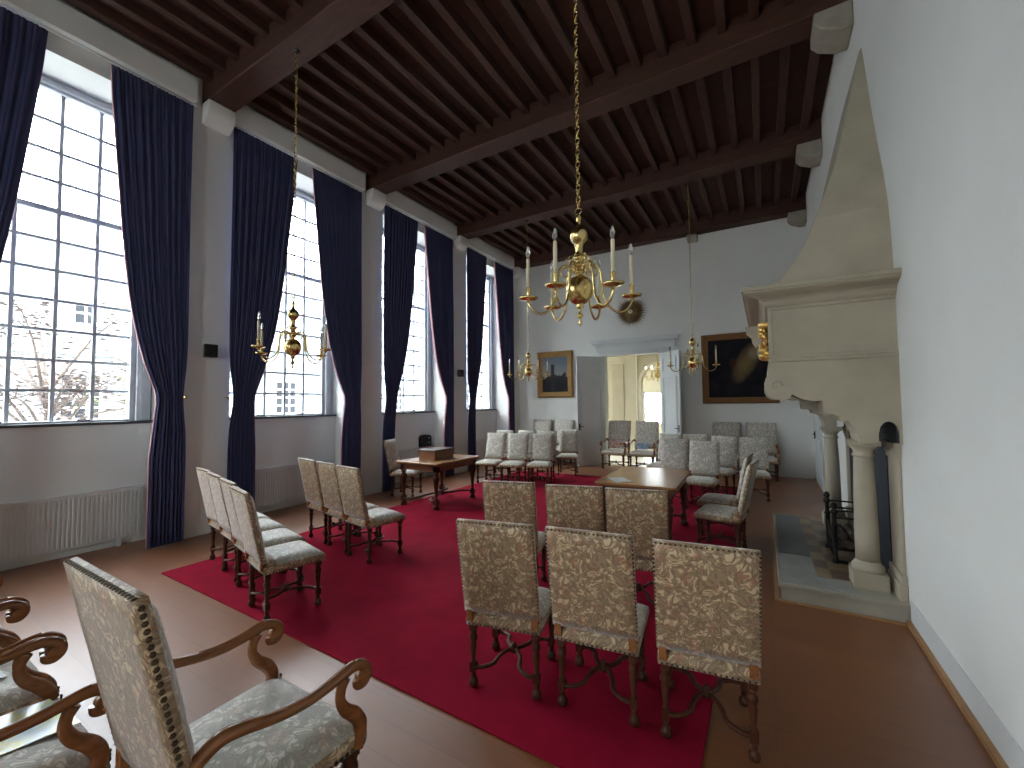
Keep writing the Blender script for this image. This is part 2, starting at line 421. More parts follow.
# baseboards
struct('baseboard_right', B((XR - .006, XR, YF, 4.44, .035, .2), (XR - .006, XR, 7.1, YB, .035, .2)), M['plinth'], 'grey painted plinth along the right wall')
struct('trim_%d' % k, B((XR - .035, XR, YF, 4.44, 0, .035), (XR - .035, XR, 7.1, YB, 0, .035), (.03, XR, 4.405, 4.44, 0, .012), (.03, .065, 4.44, 7.09, 0, .012)), M['trim_wood'], 'light wood strip edging the floor'); k += 1
struct('baseboard_back', B((-6.6, DX0 - .16, YB - .015, YB, 0, .12), (DX1 + .16, XR, YB - .015, YB, 0, .12)), M['wall'], 'white skirting along the end wall')

# ------------------------------------------------------------------ windows
GZ0, GR = 1.587, .357
for i, c in enumerate(WC):
    w = B((-7.26, -7.14, c - 1.0, c - .945, ZS, ZT), (-7.26, -7.14, c + .78, c + 1.01, ZS, ZT), (-7.26, -7.14, c - .945, c + .78, GZ0 + 11 * GR, ZT),
          (-7.26, -7.14, c - .945, c + .78, ZS, GZ0),
          (-7.24, -7.10, c + .84, c + .90, ZS, ZT), (-7.24, -7.11, c - .945, c + .78, 5.55, 5.60))
    wo = mk('window_%d' % (i + 1), w, M['frame_paint'], bevel=.01)
    tag(wo, 'tall small-paned sash window in a deep niche', 'window', kind='structure')
    bm = bmesh.new()
    for j in range(1, 5): box(bm, -7.225, -7.18, c + .78 - .345 * j - .018, c + .78 - .345 * j + .018, GZ0, GZ0 + 11 * GR)
    for j in range(1, 11):
        t_ = .030 if j == 7 else .016
        box(bm, -7.23 if j == 7 else -7.22, -7.165 if j == 7 else -7.185, c - .945, c + .78, GZ0 + j * GR - t_, GZ0 + j * GR + t_)
    mk('glazing_bars', bm, M['frame_paint'], wo)
    mk('pane', B((-7.207, -7.203, c - .945, c + .78, GZ0, GZ0 + 11 * GR)), M['glass'], wo)
    mk('window_sill', B((-7.26, XN + .04, c - 1.02, c + 1.02, ZS - .035, ZS)), M['sill'], wo, bevel=.006)
    for yy in (c + .35, c - .35):
        bm = bmesh.new(); tube(bm, [(-7.14, yy - .05, ZS + .02), (-7.10, yy - .05, ZS + .03), (-7.10, yy + .05, ZS + .03), (-7.14, yy + .05, ZS + .02)], .008, 6)
        mk('window_latch', bm, M['sill'], wo)

# ------------------------------------------------------------------ curtains
def curtain(y_out, y_top, y_tie, y_bot, side, label, lw=.012):
    """side +1: outer edge has larger y (right curtain); inner edge sweeps to tie at z~1.83"""
    zs = [5.80, 5.4, 4.9, 4.4, 3.9, 3.5, 3.1, 2.8, 2.5, 2.25, 2.05, 1.9, 1.78, 1.6, 1.4, 1.1, .8, .5, .25, .015]
    prof = [0, .04, .12, .2, .28, .36, .45, .54, .66, .78, .90, .985, 1, .99, .95, .93, .91, .9, .9, .9]
    n = 90; bm = bmesh.new(); rows = []
    off = random.uniform(0, 6)
    for z, p in zip(zs, prof):
        inner = y_top + (y_tie - y_top) * p if z > 1.75 else y_tie + (y_bot - y_tie) * min(1, (1.78 - z) / .7)
        # outer edge pulled in slightly at the tie
        tie = math.exp(-((z - 1.85) / .35) ** 2)
        outer = y_out - side * .05 * tie
        width = abs(outer - inner); full = abs(y_out - y_top)
        amp = .006 + .022 * (1 - width / max(full, .01)) + .008 * math.sin(z * 1.3 + off)
        row = []
        for j in range(n + 1):
            u = j / n
            y = outer + (inner - outer) * u
            ph = 2 * PI * u * 9 + .5 * math.sin(z * .9 + off) * (1 - u)
            af = .35 if z > 5.6 else 1
            xx = -6.50 + af * amp * math.sin(ph) + .010 * math.sin(ph * 2.3 + off) + .03 * tie
            yy = y + .006 * math.cos(ph * 1.0)
            row.append(bm.verts.new((xx, yy, z)))
        rows.append(row)
    for a, b in zip(rows, rows[1:]):
        for j in range(n):
            f = bm.faces.new((a[j], a[j + 1], b[j + 1], b[j])); f.smooth = True
    e = thing('curtain', (-6.5, y_out, 0), 0, label, 'curtain', 'window curtains')
    inv = Matrix.Translation((6.5, -y_out, 0))
    edge = [inv @ r[-1].co for r in rows]
    for v in bm.verts: v.co = inv @ v.co
    d = mk('drape', bm, M['curtain'], e, smooth=True)
    md = d.modifiers.new('t', 'SOLIDIFY'); md.thickness = .006
    bm = bmesh.new()
    s = side
    A = [bm.verts.new(p + Vector((.004, 0, 0))) for p in edge]; C = [bm.verts.new(p + Vector((-lw, -s * lw * .4, 0))) for p in edge]
    for i in range(len(A) - 1): bm.faces.new((A[i], A[i + 1], C[i + 1], C[i]))
    l = mk('lining_edge', bm, M['lining'], d, smooth=True); md = l.modifiers.new('t', 'SOLIDIFY'); md.thickness = .006
    bm = bmesh.new()
    yt0, yt1 = (y_out - side * .05) - y_out, y_tie - y_out
    bm = bmesh.new(); lathe(bm, [(.004, -.1), (.006, -.03), (.018, -.02), (.018, 0), (.006, .01)], 10, mat=Matrix.Translation((-.0, yt0 + side * .045, 1.86)) @ Matrix.Rotation(PI / 2, 4, 'Y'))
    mk('tieback_hook', bm, M['brass'], e)
    return e
curtain(-2.55, -1.72, -2.22, -2.18, -1, 'left violet-blue curtain of the window nearest the viewpoint, out of frame')
curtain(-.28, -1.1, -.6, -.63, 1, 'right violet-blue curtain of the window nearest the viewpoint, out of frame')
curtain(.24, 1.20, .60, .6, -1, 'violet-blue curtain cut by the left picture edge beside the brightest window')
curtain(2.55, 1.72, 2.23, 2.18, 1, 'wide violet-blue curtain between the brightest window and the pier with the small black loudspeaker')
curtain(3.05, 4.03, 3.40, 3.44, -1, 'wide blue curtain on the left of the window behind the left brass chandelier')
curtain(5.34, 4.31, 4.97, 4.92, 1, 'dark blue curtain on the right of the window behind the left brass chandelier')
curtain(5.88, 6.87, 6.22, 6.19, -1, 'dark blue curtain hanging behind the lone chair at the chest table')
curtain(8.10, 7.09, 7.80, 7.74, 1, 'purple curtain with rose lining edge behind the wooden chest', .035)
curtain(8.67, 9.55, 8.98, 9.0, -1, 'narrow dark purple curtain left of the farthest window')
curtain(11.01, 10.0, 10.66, 10.7, 1, 'purple curtain with rose lining edge nearest the end wall corner', .04)
names_r = ['window farthest behind the viewpoint, out of frame', 'window nearest the viewpoint, out of frame', 'brightest window with the tree outside', 'window behind the left brass chandelier', 'third window, above the wooden chest', 'farthest window by the corner']
for i, c in enumerate(WC):
    y0 = c - 1.15; L = 2.3
    t_ = thing('curtain_rail', (-6.5, y0, 5.83), 0, 'thin metal curtain rail over the ' + names_r[i], 'curtain rail', 'curtain rails')
    bm = bmesh.new(); tube(bm, [(0, -.02, 0), (0, L + .02, 0)], .011, 8); mk('rod', bm, M['frame_paint'], t_)
    for y in (-.035, L + .035):
        bm = bmesh.new(); lathe(bm, [(.005, -.02), (.02, -.008), (.02, .008), (.005, .02)], 10, mat=Matrix.Translation((0, y, 0)) @ Matrix.Rotation(PI / 2, 4, 'X')); mk('finial', bm, M['frame_paint'], t_)

# ------------------------------------------------------------------ radiators, loudspeakers, wall box
for i, c in enumerate(WC):
    if i < 2: continue
    L0, L1 = (-.93, .90)
    t_ = thing('radiator', (-6.98, c, 0), 0, 'white ribbed panel radiator under the ' + names_r[i], 'radiator', 'panel radiators in the window niches')
    bm = bmesh.new(); box(bm, -.06, -.012, L0, L1, .09, .71)
    y = L0 + .02
    while y < L1 - .03:
        box(bm, -.012, -.002, y, y + .026, .12, .68); y += .04
    mk('panel', bm, M['radiator'], t_, bevel=.004)
    mk('top_grille', B((-.07, .004, L0, L1, .71, .72)), M['radiator'], t_)
    mk('foot', B((-.05, -.02, L0 + .2, L0 + .24, 0, .09)), M['radiator'], t_); mk('foot', B((-.05, -.02, L1 - .24, L1 - .2, 0, .09)), M['radiator'], t_)
for (y, z, lab) in ((2.82, 2.50, 'small black loudspeaker high on the pier right of the wide nearest curtain'), (8.39, 2.50, 'small black loudspeaker on the pier between the two farthest windows')):
    t_ = thing('loudspeaker', (XP, y, z), 0, lab, 'loudspeaker', 'wall loudspeakers')
    bm = bmesh.new(); extrude_poly(bm, [(.03, -.055), (.13, -.085), (.13, .085), (.03, .055)], 'z', -.09, .09); mk('cabinet', bm, M['black_plastic'], t_, bevel=.008)
    mk('grille', B((.13, .134, -.075, .075, -.08, .08)), M['iron'], t_); mk('bracket', B((0, .035, -.02, .02, -.03, .03)), M['black_plastic'], t_)
t_ = thing('equipment_box', (-6.99, 7.66, .7205), 0, 'black box with rounded top on the radiator behind the wooden chest', 'box')
bm = bmesh.new(); extrude_poly(bm, [(-.2, 0), (.2, 0), (.2, .22), (.16, .26), (.06, .275), (-.06, .275), (-.16, .26), (-.2, .22)], 'x', -.055, .0); mk('casing', bm, M['black_plastic'], t_, bevel=.008)
for z in (.09, .2):
    bm = bmesh.new(); lathe(bm, [(.02, 0), (.02, .012)], 12, mat=Matrix.Translation((0, .1, z)) @ Matrix.Rotation(PI / 2, 4, 'Y')); mk('knob', bm, M['frame_paint'], t_)

# ------------------------------------------------------------------ rug
bm = bmesh.new(); extrude_poly(bm, [(-5.46, 1.96), (-.31, 1.90), (-.31, 9.66), (-5.40, 9.48)], 'z', .001, .012)
tag(mk('carpet', bm, M['rug'], bevel=.004), 'large crimson red carpet lying on the plank floor', 'carpet')

# ------------------------------------------------------------------ side chair
def nails(pts, r=.0062, up=None):
    bm = bmesh.new()
    for p, nrm in pts:
        q = nrm.to_track_quat('Z', 'Y').to_matrix().to_4x4()
        lathe(bm, [(r, 0), (r * .75, r * .55), (r * .2, r * .8)], 6, mat=Matrix.Translation(p) @ q)
    return bm
def line_pts(a, b, n, nrm):
    a, b, nrm = Vector(a), Vector(b), Vector(nrm).normalized()
    return [(a.lerp(b, (i + .5) / n), nrm) for i in range(n)]
def cushion_box(w0, w1, d, z0, z1, crown, y0, nx=10, ny=10):
    """seat: width w0 at rear, w1 at front, crowned top"""
    bm = bmesh.new(); top = []
    for j in range(ny + 1):
        v = j / ny; row = []
        for i in range(nx + 1):
            u = i / nx; w = w0 + (w1 - w0) * v
            e = (1 - abs(2 * u - 1) ** 4) * (1 - abs(2 * v - 1) ** 4)
            row.append(bm.verts.new(((u - .5) * w, y0 + v * d, z1 - .02 + .02 * min(1, e * 3) + crown * e)))
        top.append(row)
    for j in range(ny):
        for i in range(nx):
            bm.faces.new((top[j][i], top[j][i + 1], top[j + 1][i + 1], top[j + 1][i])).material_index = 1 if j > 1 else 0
    rim = top[0] + [r[-1] for r in top[1:]] + top[-1][::-1][1:] + [r[0] for r in top[::-1][1:-1]]
    mid = [bm.verts.new((v.co.x * 1.012, (v.co.y - y0 - d / 2) * 1.012 + y0 + d / 2, z0 + .03)) for v in rim]
    low = [bm.verts.new((v.co.x, v.co.y, z0)) for v in rim]
    n = len(rim)
    for A, C in ((mid, rim), (low, mid)):
        for i in range(n): bm.faces.new((A[i], A[(i + 1) % n], C[(i + 1) % n], C[i]))
    bm.faces.new(low[::-1]); return bm
def back_panel(w, zb, zt, yb, yt, th, scoop=0):
    bm = bmesh.new(); nx, nz = 8, 10; F = []; R_ = []
    L = Vector((0, yt - yb, zt - zb)); nrm = Vector((0, L.z, -L.y)).normalized()
    for j in range(nz + 1):
        v = j / nz; fr = []; rr = []
        for i in range(nx + 1):
            u = i / nx; p = Vector(((u - .5) * w, yb, zb)) + L * v
            e = (1 - abs(2 * u - 1) ** 3) * (1 - abs(2 * v - 1) ** 3)
            edge = (i in (0, nx)) or (j in (0, nz))
            fr.append(bm.verts.new(p + nrm * (th * (.55 if edge else .95) + .018 * e)))
            rr.append(bm.verts.new(p - nrm * .004 * e))
        F.append(fr); R_.append(rr)
    for j in range(nz):
        for i in range(nx):
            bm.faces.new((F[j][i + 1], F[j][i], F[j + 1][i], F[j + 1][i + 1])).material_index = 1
            bm.faces.new((R_[j][i], R_[j][i + 1], R_[j + 1][i + 1], R_[j + 1][i]))
    for j in range(nz):
        bm.faces.new((R_[j][0], R_[j + 1][0], F[j + 1][0], F[j][0])); bm.faces.new((R_[j + 1][nx], R_[j][nx], F[j][nx], F[j + 1][nx]))
    for i in range(nx):
        bm.faces.new((R_[0][i + 1], R_[0][i], F[0][i], F[0][i + 1])); bm.faces.new((R_[nz][i], R_[nz][i + 1], F[nz][i + 1], F[nz][i]))
    bmesh.ops.recalc_face_normals(bm, faces=bm.faces); return bm
def leg_mesh(x, y, h, s=1.0):
    bm = bmesh.new()
    k = s
    box(bm, x - .021 * k, x + .021 * k, y - .021 * k, y + .021 * k, h - .05, h)
    lathe(bm, [(.020 * k, h - .050), (.024 * k, h - .060), (.015 * k, h - .070), (.025 * k, h - .085), (.027 * k, h - .10), (.018 * k, h - .125), (.022 * k, h - .14), (.013 * k, .165), (.017 * k, .155), (.017 * k, .15)], 10, x, y)
    box(bm, x - .019 * k, x + .019 * k, y - .019 * k, y + .019 * k, .095, .15)
    lathe(bm, [(.016 * k, .004), (.027 * k, .012), (.029 * k, .03), (.024 * k, .048), (.013 * k, .058), (.017 * k, .07), (.013 * k, .08), (.018 * k, .095)], 12, x, y)
    return bm
def stretcher_mesh(lx, ly, z=.122, r=.0125):
    bm = bmesh.new()
    for sx in (-1, 1):
        for sy in (-1, 1):
            P = [(sx * lx, sy * ly, z), (sx * lx * .72, sy * ly * 1.02, z + .004), (sx * lx * .42, sy * ly * .80, z + .012), (sx * lx * .34, sy * ly * .45, z + .02), (sx * lx * .16, sy * ly * .12, z + .028), (0, 0, z + .03)]
            tube(bm, spline(P, 5), r, 8, flat=(1.15, .9))
    lathe(bm, [(.012, z), (.026, z + .012), (.028, z + .028), (.018, z + .045), (.02, z + .055), (.008, z + .07)], 12)
    return bm
SW, SZ0, SZ1 = .46, .385, .462
def make_side_chair(loc, rz, label, group, fab='fabric'):
    t = thing('side_chair', loc, rz, label, 'chair', group)
    bk = mk('backrest', back_panel(.468, .474, 1.047, -.250, -.372, .052), [M[fab], M['fabric_lit']], t, smooth=True)
    a = Vector((0, -.250, .492)); b = Vector((0, -.372, 1.047)); nb = Vector((0, -1, -.21)).normalized()
    hw = .2315; P = []
    P += line_pts((-hw, a.y - .001, .50), (-hw, b.y - .001, 1.037), 24, nb) + line_pts((hw, a.y - .001, .50), (hw, b.y - .001, 1.037), 24, nb)
    P += line_pts((-hw, b.y - .002, 1.043), (hw, b.y - .002, 1.043), 20, nb)
    mk('nail_trim', nails(P), M['nail'], bk)
    st = mk('seat', cushion_box(.46, .485, .475, SZ0, SZ1, .028, -.235), [M[fab], M['fabric_lit']], t, smooth=True)
    P = line_pts((-.225, -.236, .392), (.225, -.236, .392), 18, (0, -1, 0)) + line_pts((-.237, .241, .392), (.237, .241, .392), 19, (0, 1, 0))
    P += line_pts((-.231, -.23, .392), (-.243, .235, .392), 19, (-1, 0, 0)) + line_pts((.231, -.23, .392), (.243, .235, .392), 19, (1, 0, 0))
    mk('nail_trim', nails(P), M['nail'], st)
    for s in (-1, 1):
        mk('leg', leg_mesh(s * .2, -.2, SZ0 + .01, 1.0), M['leg'], t); mk('leg', leg_mesh(s * .2, .2, SZ0 + .01, 1.05), M['leg'], t)
        bm = bmesh.new(); box(bm, s * .205 - .02, s * .205 + .02, -.252, -.215, SZ0 + .03, .51); mk('back_post', bm, M['arm'], t, bevel=.003)
    mk('stretcher', stretcher_mesh(.2, .2), M['leg'], t)
    return t
Cz = .012
CH = [
 # (x, y, rot, label, group)
 (-1.437, 2.403, 13.0, 'leftmost of the three large brocade side chairs seen from behind in the foreground', 'front trio of chairs with backs to the viewer'),
 (-.875, 2.506, 7.7, 'middle one of the three large brocade side chairs seen from behind in the foreground', 'front trio of chairs with backs to the viewer'),
 (-.318, 2.569, 8.3, 'rightmost of the three large foreground side chairs, one rear leg on the bare planks', 'front trio of chairs with backs to the viewer'),
 (-2.032, 3.499, 16.1, 'left chair of the second trio seen from behind, partly hidden by the front trio', 'second trio of chairs in front of the paper table'),
 (-1.461, 3.601, 15.7, 'middle chair of the second trio seen from behind, above the front middle chair', 'second trio of chairs in front of the paper table'),
 (-.965, 3.695, 13.4, 'right chair of the second trio, its back against the table with the paper sheet', 'second trio of chairs in front of the paper table'),
 (-5.174, 2.580, -8.4, 'outermost chair of the blue-lit row of four, nearest the window wall', 'row of four chairs at the left carpet edge'),
 (-4.680, 2.470, -10.7, 'second chair from the window wall in the blue-lit row of four', 'row of four chairs at the left carpet edge'),
 (-4.150, 2.345, -12.0, 'third chair from the window wall in the blue-lit row of four', 'row of four chairs at the left carpet edge'),
 (-3.619, 2.185, -12.7, 'chair at the right end of the row of four, pale seat fully shown', 'row of four chairs at the left carpet edge'),
 (-4.921, 3.616, -9.5, 'left chair of the row of three standing behind the row of four', 'row of three chairs before the chest table'),
 (-4.420, 3.532, -9.0, 'middle chair of the row of three standing behind the row of four', 'row of three chairs before the chest table'),
 (-3.915, 3.430, -8.0, 'right end chair of the row of three, nearest the open carpet', 'row of three chairs before the chest table'),
 (-5.91, 5.94, -68, 'lone side chair standing at the left end of the chest table by the curtain', 'chair alone at the chest table'),
 (-5.226, 7.777, 187, 'left chair of the front row of three facing the viewer beyond the chest table', 'front row facing the viewer near the far windows'),
 (-4.640, 7.800, 191, 'middle chair of the front row of three facing the viewer beyond the chest table', 'front row facing the viewer near the far windows'),
 (-4.100, 7.990, 195, 'right chair of the front row of three facing the viewer beyond the chest table', 'front row facing the viewer near the far windows'),
 (-5.569, 8.65, 183, 'left chair of the second row beyond the chest table, only its top showing', 'second row near the far windows'),
 (-5.000, 8.76, 184, 'second chair of the second row beyond the chest table, top showing between two backs', 'second row near the far windows'),
 (-4.430, 8.75, 186, 'third chair of the second row beyond the chest table, blue-grey back', 'second row near the far windows'),
 (-4.120, 9.50, 197, 'dark-backed chair standing free beside the left door leaf', 'second row near the far windows'),
 (-1.80, 9.00, 165, 'far chair right of the door armchairs, mostly hidden behind the paper table group', 'back row beyond the paper table'),
 (-1.27, 9.12, 178, 'pale chair of the back row showing between two darker backs beyond the paper table', 'back row beyond the paper table'),
 (-.765, 8.72, 166, 'pale chair of the back row right of the dark front chair beyond the paper table', 'back row beyond the paper table'),
 (-.190, 8.70, 182, 'rightmost chair of the back row, its foot on the bare planks, under the dark portrait', 'back row beyond the paper table'),
 (-1.43, 7.80, 178, 'left chair of the front pair facing the viewer just behind the paper table', 'front pair beyond the paper table'),
 (-.926, 7.55, 175, 'right chair of the front pair facing the viewer just behind the paper table', 'front pair beyond the paper table'),
 (-.470, 5.530, 83, 'nearer of the two chairs seen side-on at the right of the paper table', 'pair of chairs side-on at the paper table'),
 (-.530, 6.200, 86, 'farther of the two chairs seen side-on at the right of the paper table', 'pair of chairs side-on at the paper table'),
]
protoc = None
for i, (x, y, r, lab, grp) in enumerate(CH):
    z = Cz
    if protoc is None: protoc = make_side_chair((x, y, z), r, lab, grp)
    else: dup(protoc, (x, y, z), r, lab, grp)

# ------------------------------------------------------------------ armchair
def make_armchair(loc, rz, label, group):
    t = thing('armchair', loc, rz, label, 'armchair', group)
    bk = mk('backrest', back_panel(.60, .50, 1.225, -.285, -.440, .062), [M['fabric'], M['fabric_lit']], t, smooth=True)
    nb = Vector((0, -1, -.215)).normalized(); hw = .291; P = []
    for s in (-1, 1):
        P += line_pts((s * .2995, -.281, .515), (s * .2995, -.425, 1.215), 31, (s, 0, 0))
    P += line_pts((-hw, -.432, 1.2255), (hw, -.432, 1.2255), 26, (0, 0, 1))
    mk('nail_trim', nails(P, .0098), M['nail'], bk)
    st = mk('seat', cushion_box(.58, .64, .60, .37, .455, .045, -.285, 12, 12), [M['fabric'], M['fabric_lit']], t, smooth=True)
    P = line_pts((-.31, .3205, .38), (.31, .3205, .38), 24, (0, 1, 0)) + line_pts((-.28, -.287, .38), (.28, -.287, .38), 22, (0, -1, 0))
    for s in (-1, 1):
        P += line_pts((s * .2935, -.27, .38), (s * .322, .31, .38), 24, (s, 0, 0))
        P += line_pts((s * .323, .30, .385), (s * .323, .30, .44), 3, (s, 0, 0)) + line_pts((s * .30, .3215, .40), (s * .30, .3215, .445), 3, (0, 1, 0))
    mk('nail_trim', nails(P, .0098), M['nail'], st)
    for s in (-1, 1):
        x = s * .314
        mk('leg', leg_mesh(s * .26, -.24, .38, 1.2), M['leg'], t); mk('leg', leg_mesh(s * .275, .27, .38, 1.35), M['leg'], t)
        # arm rail: rises at the back, dips, lifts and curls at the front
        P = [(s * .285, -.315, .66), (s * .298, -.275, .705), (s * .308, -.225, .735), (s * .312, -.16, .728), (x, -.06, .699), (x, .04, .682), (x, .13, .684), (x, .20, .694), (x, .25, .700), (x, .290, .690), (x, .318, .664), (x, .320, .634), (x, .300, .614), (x, .276, .618), (x, .272, .642)]
        rad = [.024, .026, .027, .025, .022, .022, .023, .025, .026, .026, .026, .025, .024, .022, .020]
        Q = spline(P, 5); RR = []
        for i in range(len(Q)):
            f = i / 5; a = int(min(f, len(rad) - 2)); RR.append(rad[a] + (rad[a + 1] - rad[a]) * (f - a))
        bm = bmesh.new(); tube(bm, Q, RR, 12, flat=(.86, .86)); lathe(bm, [(.022, -.019), (.026, -.014), (.026, .014), (.022, .019)], 16, mat=Matrix.Translation((x, .296, .642)) @ Matrix.Rotation(PI / 2, 4, 'Y')); ar = mk('armrest', bm, M['arm'], t)
        bm = bmesh.new(); tube(bm, [(q.x + s * .005, q.y, q.z + .0) for q in [Vector(v) + Vector((0, 0, r_ * .80)) for v, r_ in zip(Q[22:42], RR[22:42])]], .006, 6); mk('moulding', bm, M['arm'], ar)
        P = [(x, .215, .675), (x, .198, .640), (x, .196, .60), (x, .218, .555), (x, .262, .51), (x, .288, .465), (x, .287, .425), (x, .275, .375)]
        bm = bmesh.new(); rr2 = [.022, .019, .019, .023, .027, .027, .025, .025]; Q = spline(P, 5); RR = []
        for i in range(len(Q)):
            f = i / 5; a = int(min(f, len(rr2) - 2)); RR.append(rr2[a] + (rr2[a + 1] - rr2[a]) * (f - a))
        tube(bm, Q, RR, 12, flat=(.95, 1.05)); mk('arm_support', bm, M['arm'], t)
        bm = bmesh.new(); box(bm, s * .27 - .022, s * .27 + .022, -.29, -.245, .38, .52); mk('back_post', bm, M['arm'], t, bevel=.003)
    bm = stretcher_mesh(.255, .25, .122, .015); mk('stretcher', bm, M['leg'], t)
    return t
ac = make_armchair((-1.76, .905, 0), 0, 'large brocade armchair with polished scroll arms and nailed high back in the near left foreground', 'foreground armchairs')
for x, y, r, lab, grp in (
    (-2.485, .315, 0, 'brocade armchair left of the large foreground armchair, pale leaflet on its seat', 'foreground armchairs'),
    (-3.175, .325, 0, 'armchair at the left picture edge, only scroll arm ends and seat corner showing', 'foreground armchairs'),
    (-3.87, .335, 0, 'outermost foreground armchair beyond the left picture edge', 'foreground armchairs'),
    (-3.42, 11.08, 180, 'dark-legged armchair in the doorway with a photo of figures on it', 'armchairs blocking the doorway'),
    (-2.68, 11.06, 180, 'armchair in the doorway with a blue and white leaflet on it', 'armchairs blocking the doorway'),
    (-.80, 11.03, 180, 'left of the two high-backed armchairs under the dark portrait', 'high-backed chairs against the end wall'),
    (-.08, 11.03, 180, 'right of the two high-backed armchairs under the dark portrait, carved arm end showing', 'high-backed chairs against the end wall'),
    (-5.76, 11.03, 180, 'dark high-backed armchair in the far left corner under the landscape painting', 'high-backed chairs against the end wall'),
    (-5.05, 11.03, 180, 'pale high-backed armchair against the end wall right of the corner chair', 'high-backed chairs against the end wall')):
    dup(ac, (x, y, 0), r, lab, grp)

# sheets and cards
def sheet(name, pts, z, mat, label, th=.003, cat='leaflet'):
    cx = sum(p[0] for p in pts) / len(pts); cy = sum(p[1] for p in pts) / len(pts)
    bm = bmesh.new(); extrude_poly(bm, [(p[0] - cx, p[1] - cy) for p in pts], 'z', 0, th)
    o = mk(name, bm, mat); o.location = (cx, cy, z); return tag(o, label, cat)
sheet('leaflet', [(-2.66, .575), (-2.36, .60), (-2.40, .33), (-2.70, .305)], .502, M['pale_sheet'], 'pale blue and yellow leaflet lying on a foreground armchair seat')
sheet('leaflet', [(-3.36, .50), (-3.06, .52), (-3.06, .32), (-3.36, .30)], .502, M['paper'], 'white leaflet on the seat of the armchair at the left picture edge')

# ------------------------------------------------------------------ tables
def make_table(name, loc, rz, L, W, label, legs_in=.10):
    """L along local y, W along local x, origin centre"""
    t = thing(name, loc, rz, label, 'table', 'oak tables')
    H = .76; hx, hy = W / 2, L / 2
    bm = bmesh.new(); box(bm, -hx, hx, -hy, hy, H - .030, H); mk('tabletop', bm, M['table'], t, bevel=.008)
    mk('edge_moulding', B((-hx + .02, hx - .02, -hy + .02, hy - .02, H - .05, H - .03)), M['table_edge'], t, bevel=.006)
    mk('apron', B((-hx + .06, hx - .06, -hy + .06, -hy + .085, H - .14, H - .05), (-hx + .06, hx - .06, hy - .085, hy - .06, H - .14, H - .05), (-hx + .06, -hx + .085, -hy + .06, hy - .06, H - .14, H - .05), (hx - .085, hx - .06, -hy + .06, hy - .06, H - .14, H - .05)), M['table_edge'], t)
    for sx in (-1, 1):
        for sy in (-1, 1):
            x, y = sx * (hx - legs_in), sy * (hy - legs_in); bm = bmesh.new()
            box(bm, x - .04, x + .04, y - .04, y + .04, .60, H - .05)
            lathe(bm, [(.030, .60), (.046, .592), (.048, .575), (.026, .56), (.040, .545), (.056, .515), (.057, .49), (.046, .45), (.030, .30), (.022, .19), (.034, .18), (.034, .165)], 14, x, y)
            box(bm, x - .036, x + .036, y - .036, y + .036, .085, .165)
            lathe(bm, [(.028, .004), (.05, .014), (.053, .04), (.043, .065), (.026, .085)], 14, x, y)
            mk('leg', bm, M['leg'], t)
    mk('stretcher', stretcher_mesh(hx - legs_in, hy - legs_in, .122, .019), M['leg'], t)
    return t
make_table('chest_table', (-5.01, 5.83, Cz), 0, 1.20, .93, 'oak table with turned legs by the windows carrying the wooden chest')
make_table('paper_table', (-1.37, 5.735, Cz), 1.5, 1.41, .95, 'glossy oak table on the carpet carrying a printed paper sheet, behind the second chair trio')
sheet('paper_sheet', [(-1.755, 5.30), (-1.60, 5.45), (-1.42, 5.22), (-1.565, 5.07)], Cz + .7605, M['sheet_print'], 'white printed paper sheet lying on the glossy right table', .002, 'paper')
t_ = thing('wooden_chest', (-5.05, 5.80, Cz + .7605), 0, 'brown wooden chest with darker lid on the left table', 'chest')
mk('body', B((-.18, .18, -.25, .25, 0, .145)), M['chest'], t_, bevel=.004)
mk('lid', B((-.20, .20, -.27, .27, .145, .175)), M['chest_lid'], t_, bevel=.006)
bm = bmesh.new(); lathe(bm, [(.012, 0), (.012, .006)], 10, mat=Matrix.Translation((.18, 0, .12)) @ Matrix.Rotation(PI / 2, 4, 'Y')); mk('lock', bm, M['nail'], t_)
# cards on door armchairs
def card(name, loc, rz, w, h, mat, label, lean=-14, cat='card'):
    bm = bmesh.new(); box(bm, -w / 2, w / 2, -.004, .004, 0, h)
    o = mk(name, bm, mat); o.location = loc; o.rotation_euler = (math.radians(lean), 0, math.radians(rz)); return tag(o, label, cat)
card('photo_card', (-3.42, 11.13, .512), 0, .40, .24, M['photo_card'], 'colour photo of figures leaning against the left doorway armchair', -14, 'photo')
card('leaflet_stand', (-2.74, 11.12, .512), 0, .29, .165, M['blue_card'], 'blue and white leaflet propped on the right doorway armchair', -14, 'leaflet')

# ------------------------------------------------------------------ fireplace
fp = thing('fireplace', (XR, 5.76, 0), 0, 'monumental sandstone hooded fireplace with columns on a raised stone hearth at the right wall', 'fireplace')
def fmk(name, bm, mat, parent=None, **kw):
    o = mk(name, bm, mat, parent or fp, **kw)
    if parent is None or parent is fp:
        o.matrix_parent_inverse = Matrix.Translation((-XR, -5.76, 0))
    return o
HZ = .15
hs = fmk('hearth_step', B((.075, XR - .001, 4.45, 7.08, 0, HZ - .035), (.06, XR - .001, 4.437, 7.095, HZ - .035, HZ)), M['hearth_side'], bevel=.006)
fmk('slate_slab', B((.085, .36, 5.31, 7.05, HZ, HZ + .004)), M['slate'])
fmk('grey_slab', B((.085, .36, 4.75, 5.30, HZ, HZ + .004), (.085, .60, 4.465, 4.745, HZ, HZ + .004)), M['hearth'])
fmk('tiled_hearth', B((.365, XR - .02, 4.9, 6.68, HZ, HZ + .003), (.365, .60, 4.75, 7.05, HZ, HZ + .0025)), M['hearth_tile'])
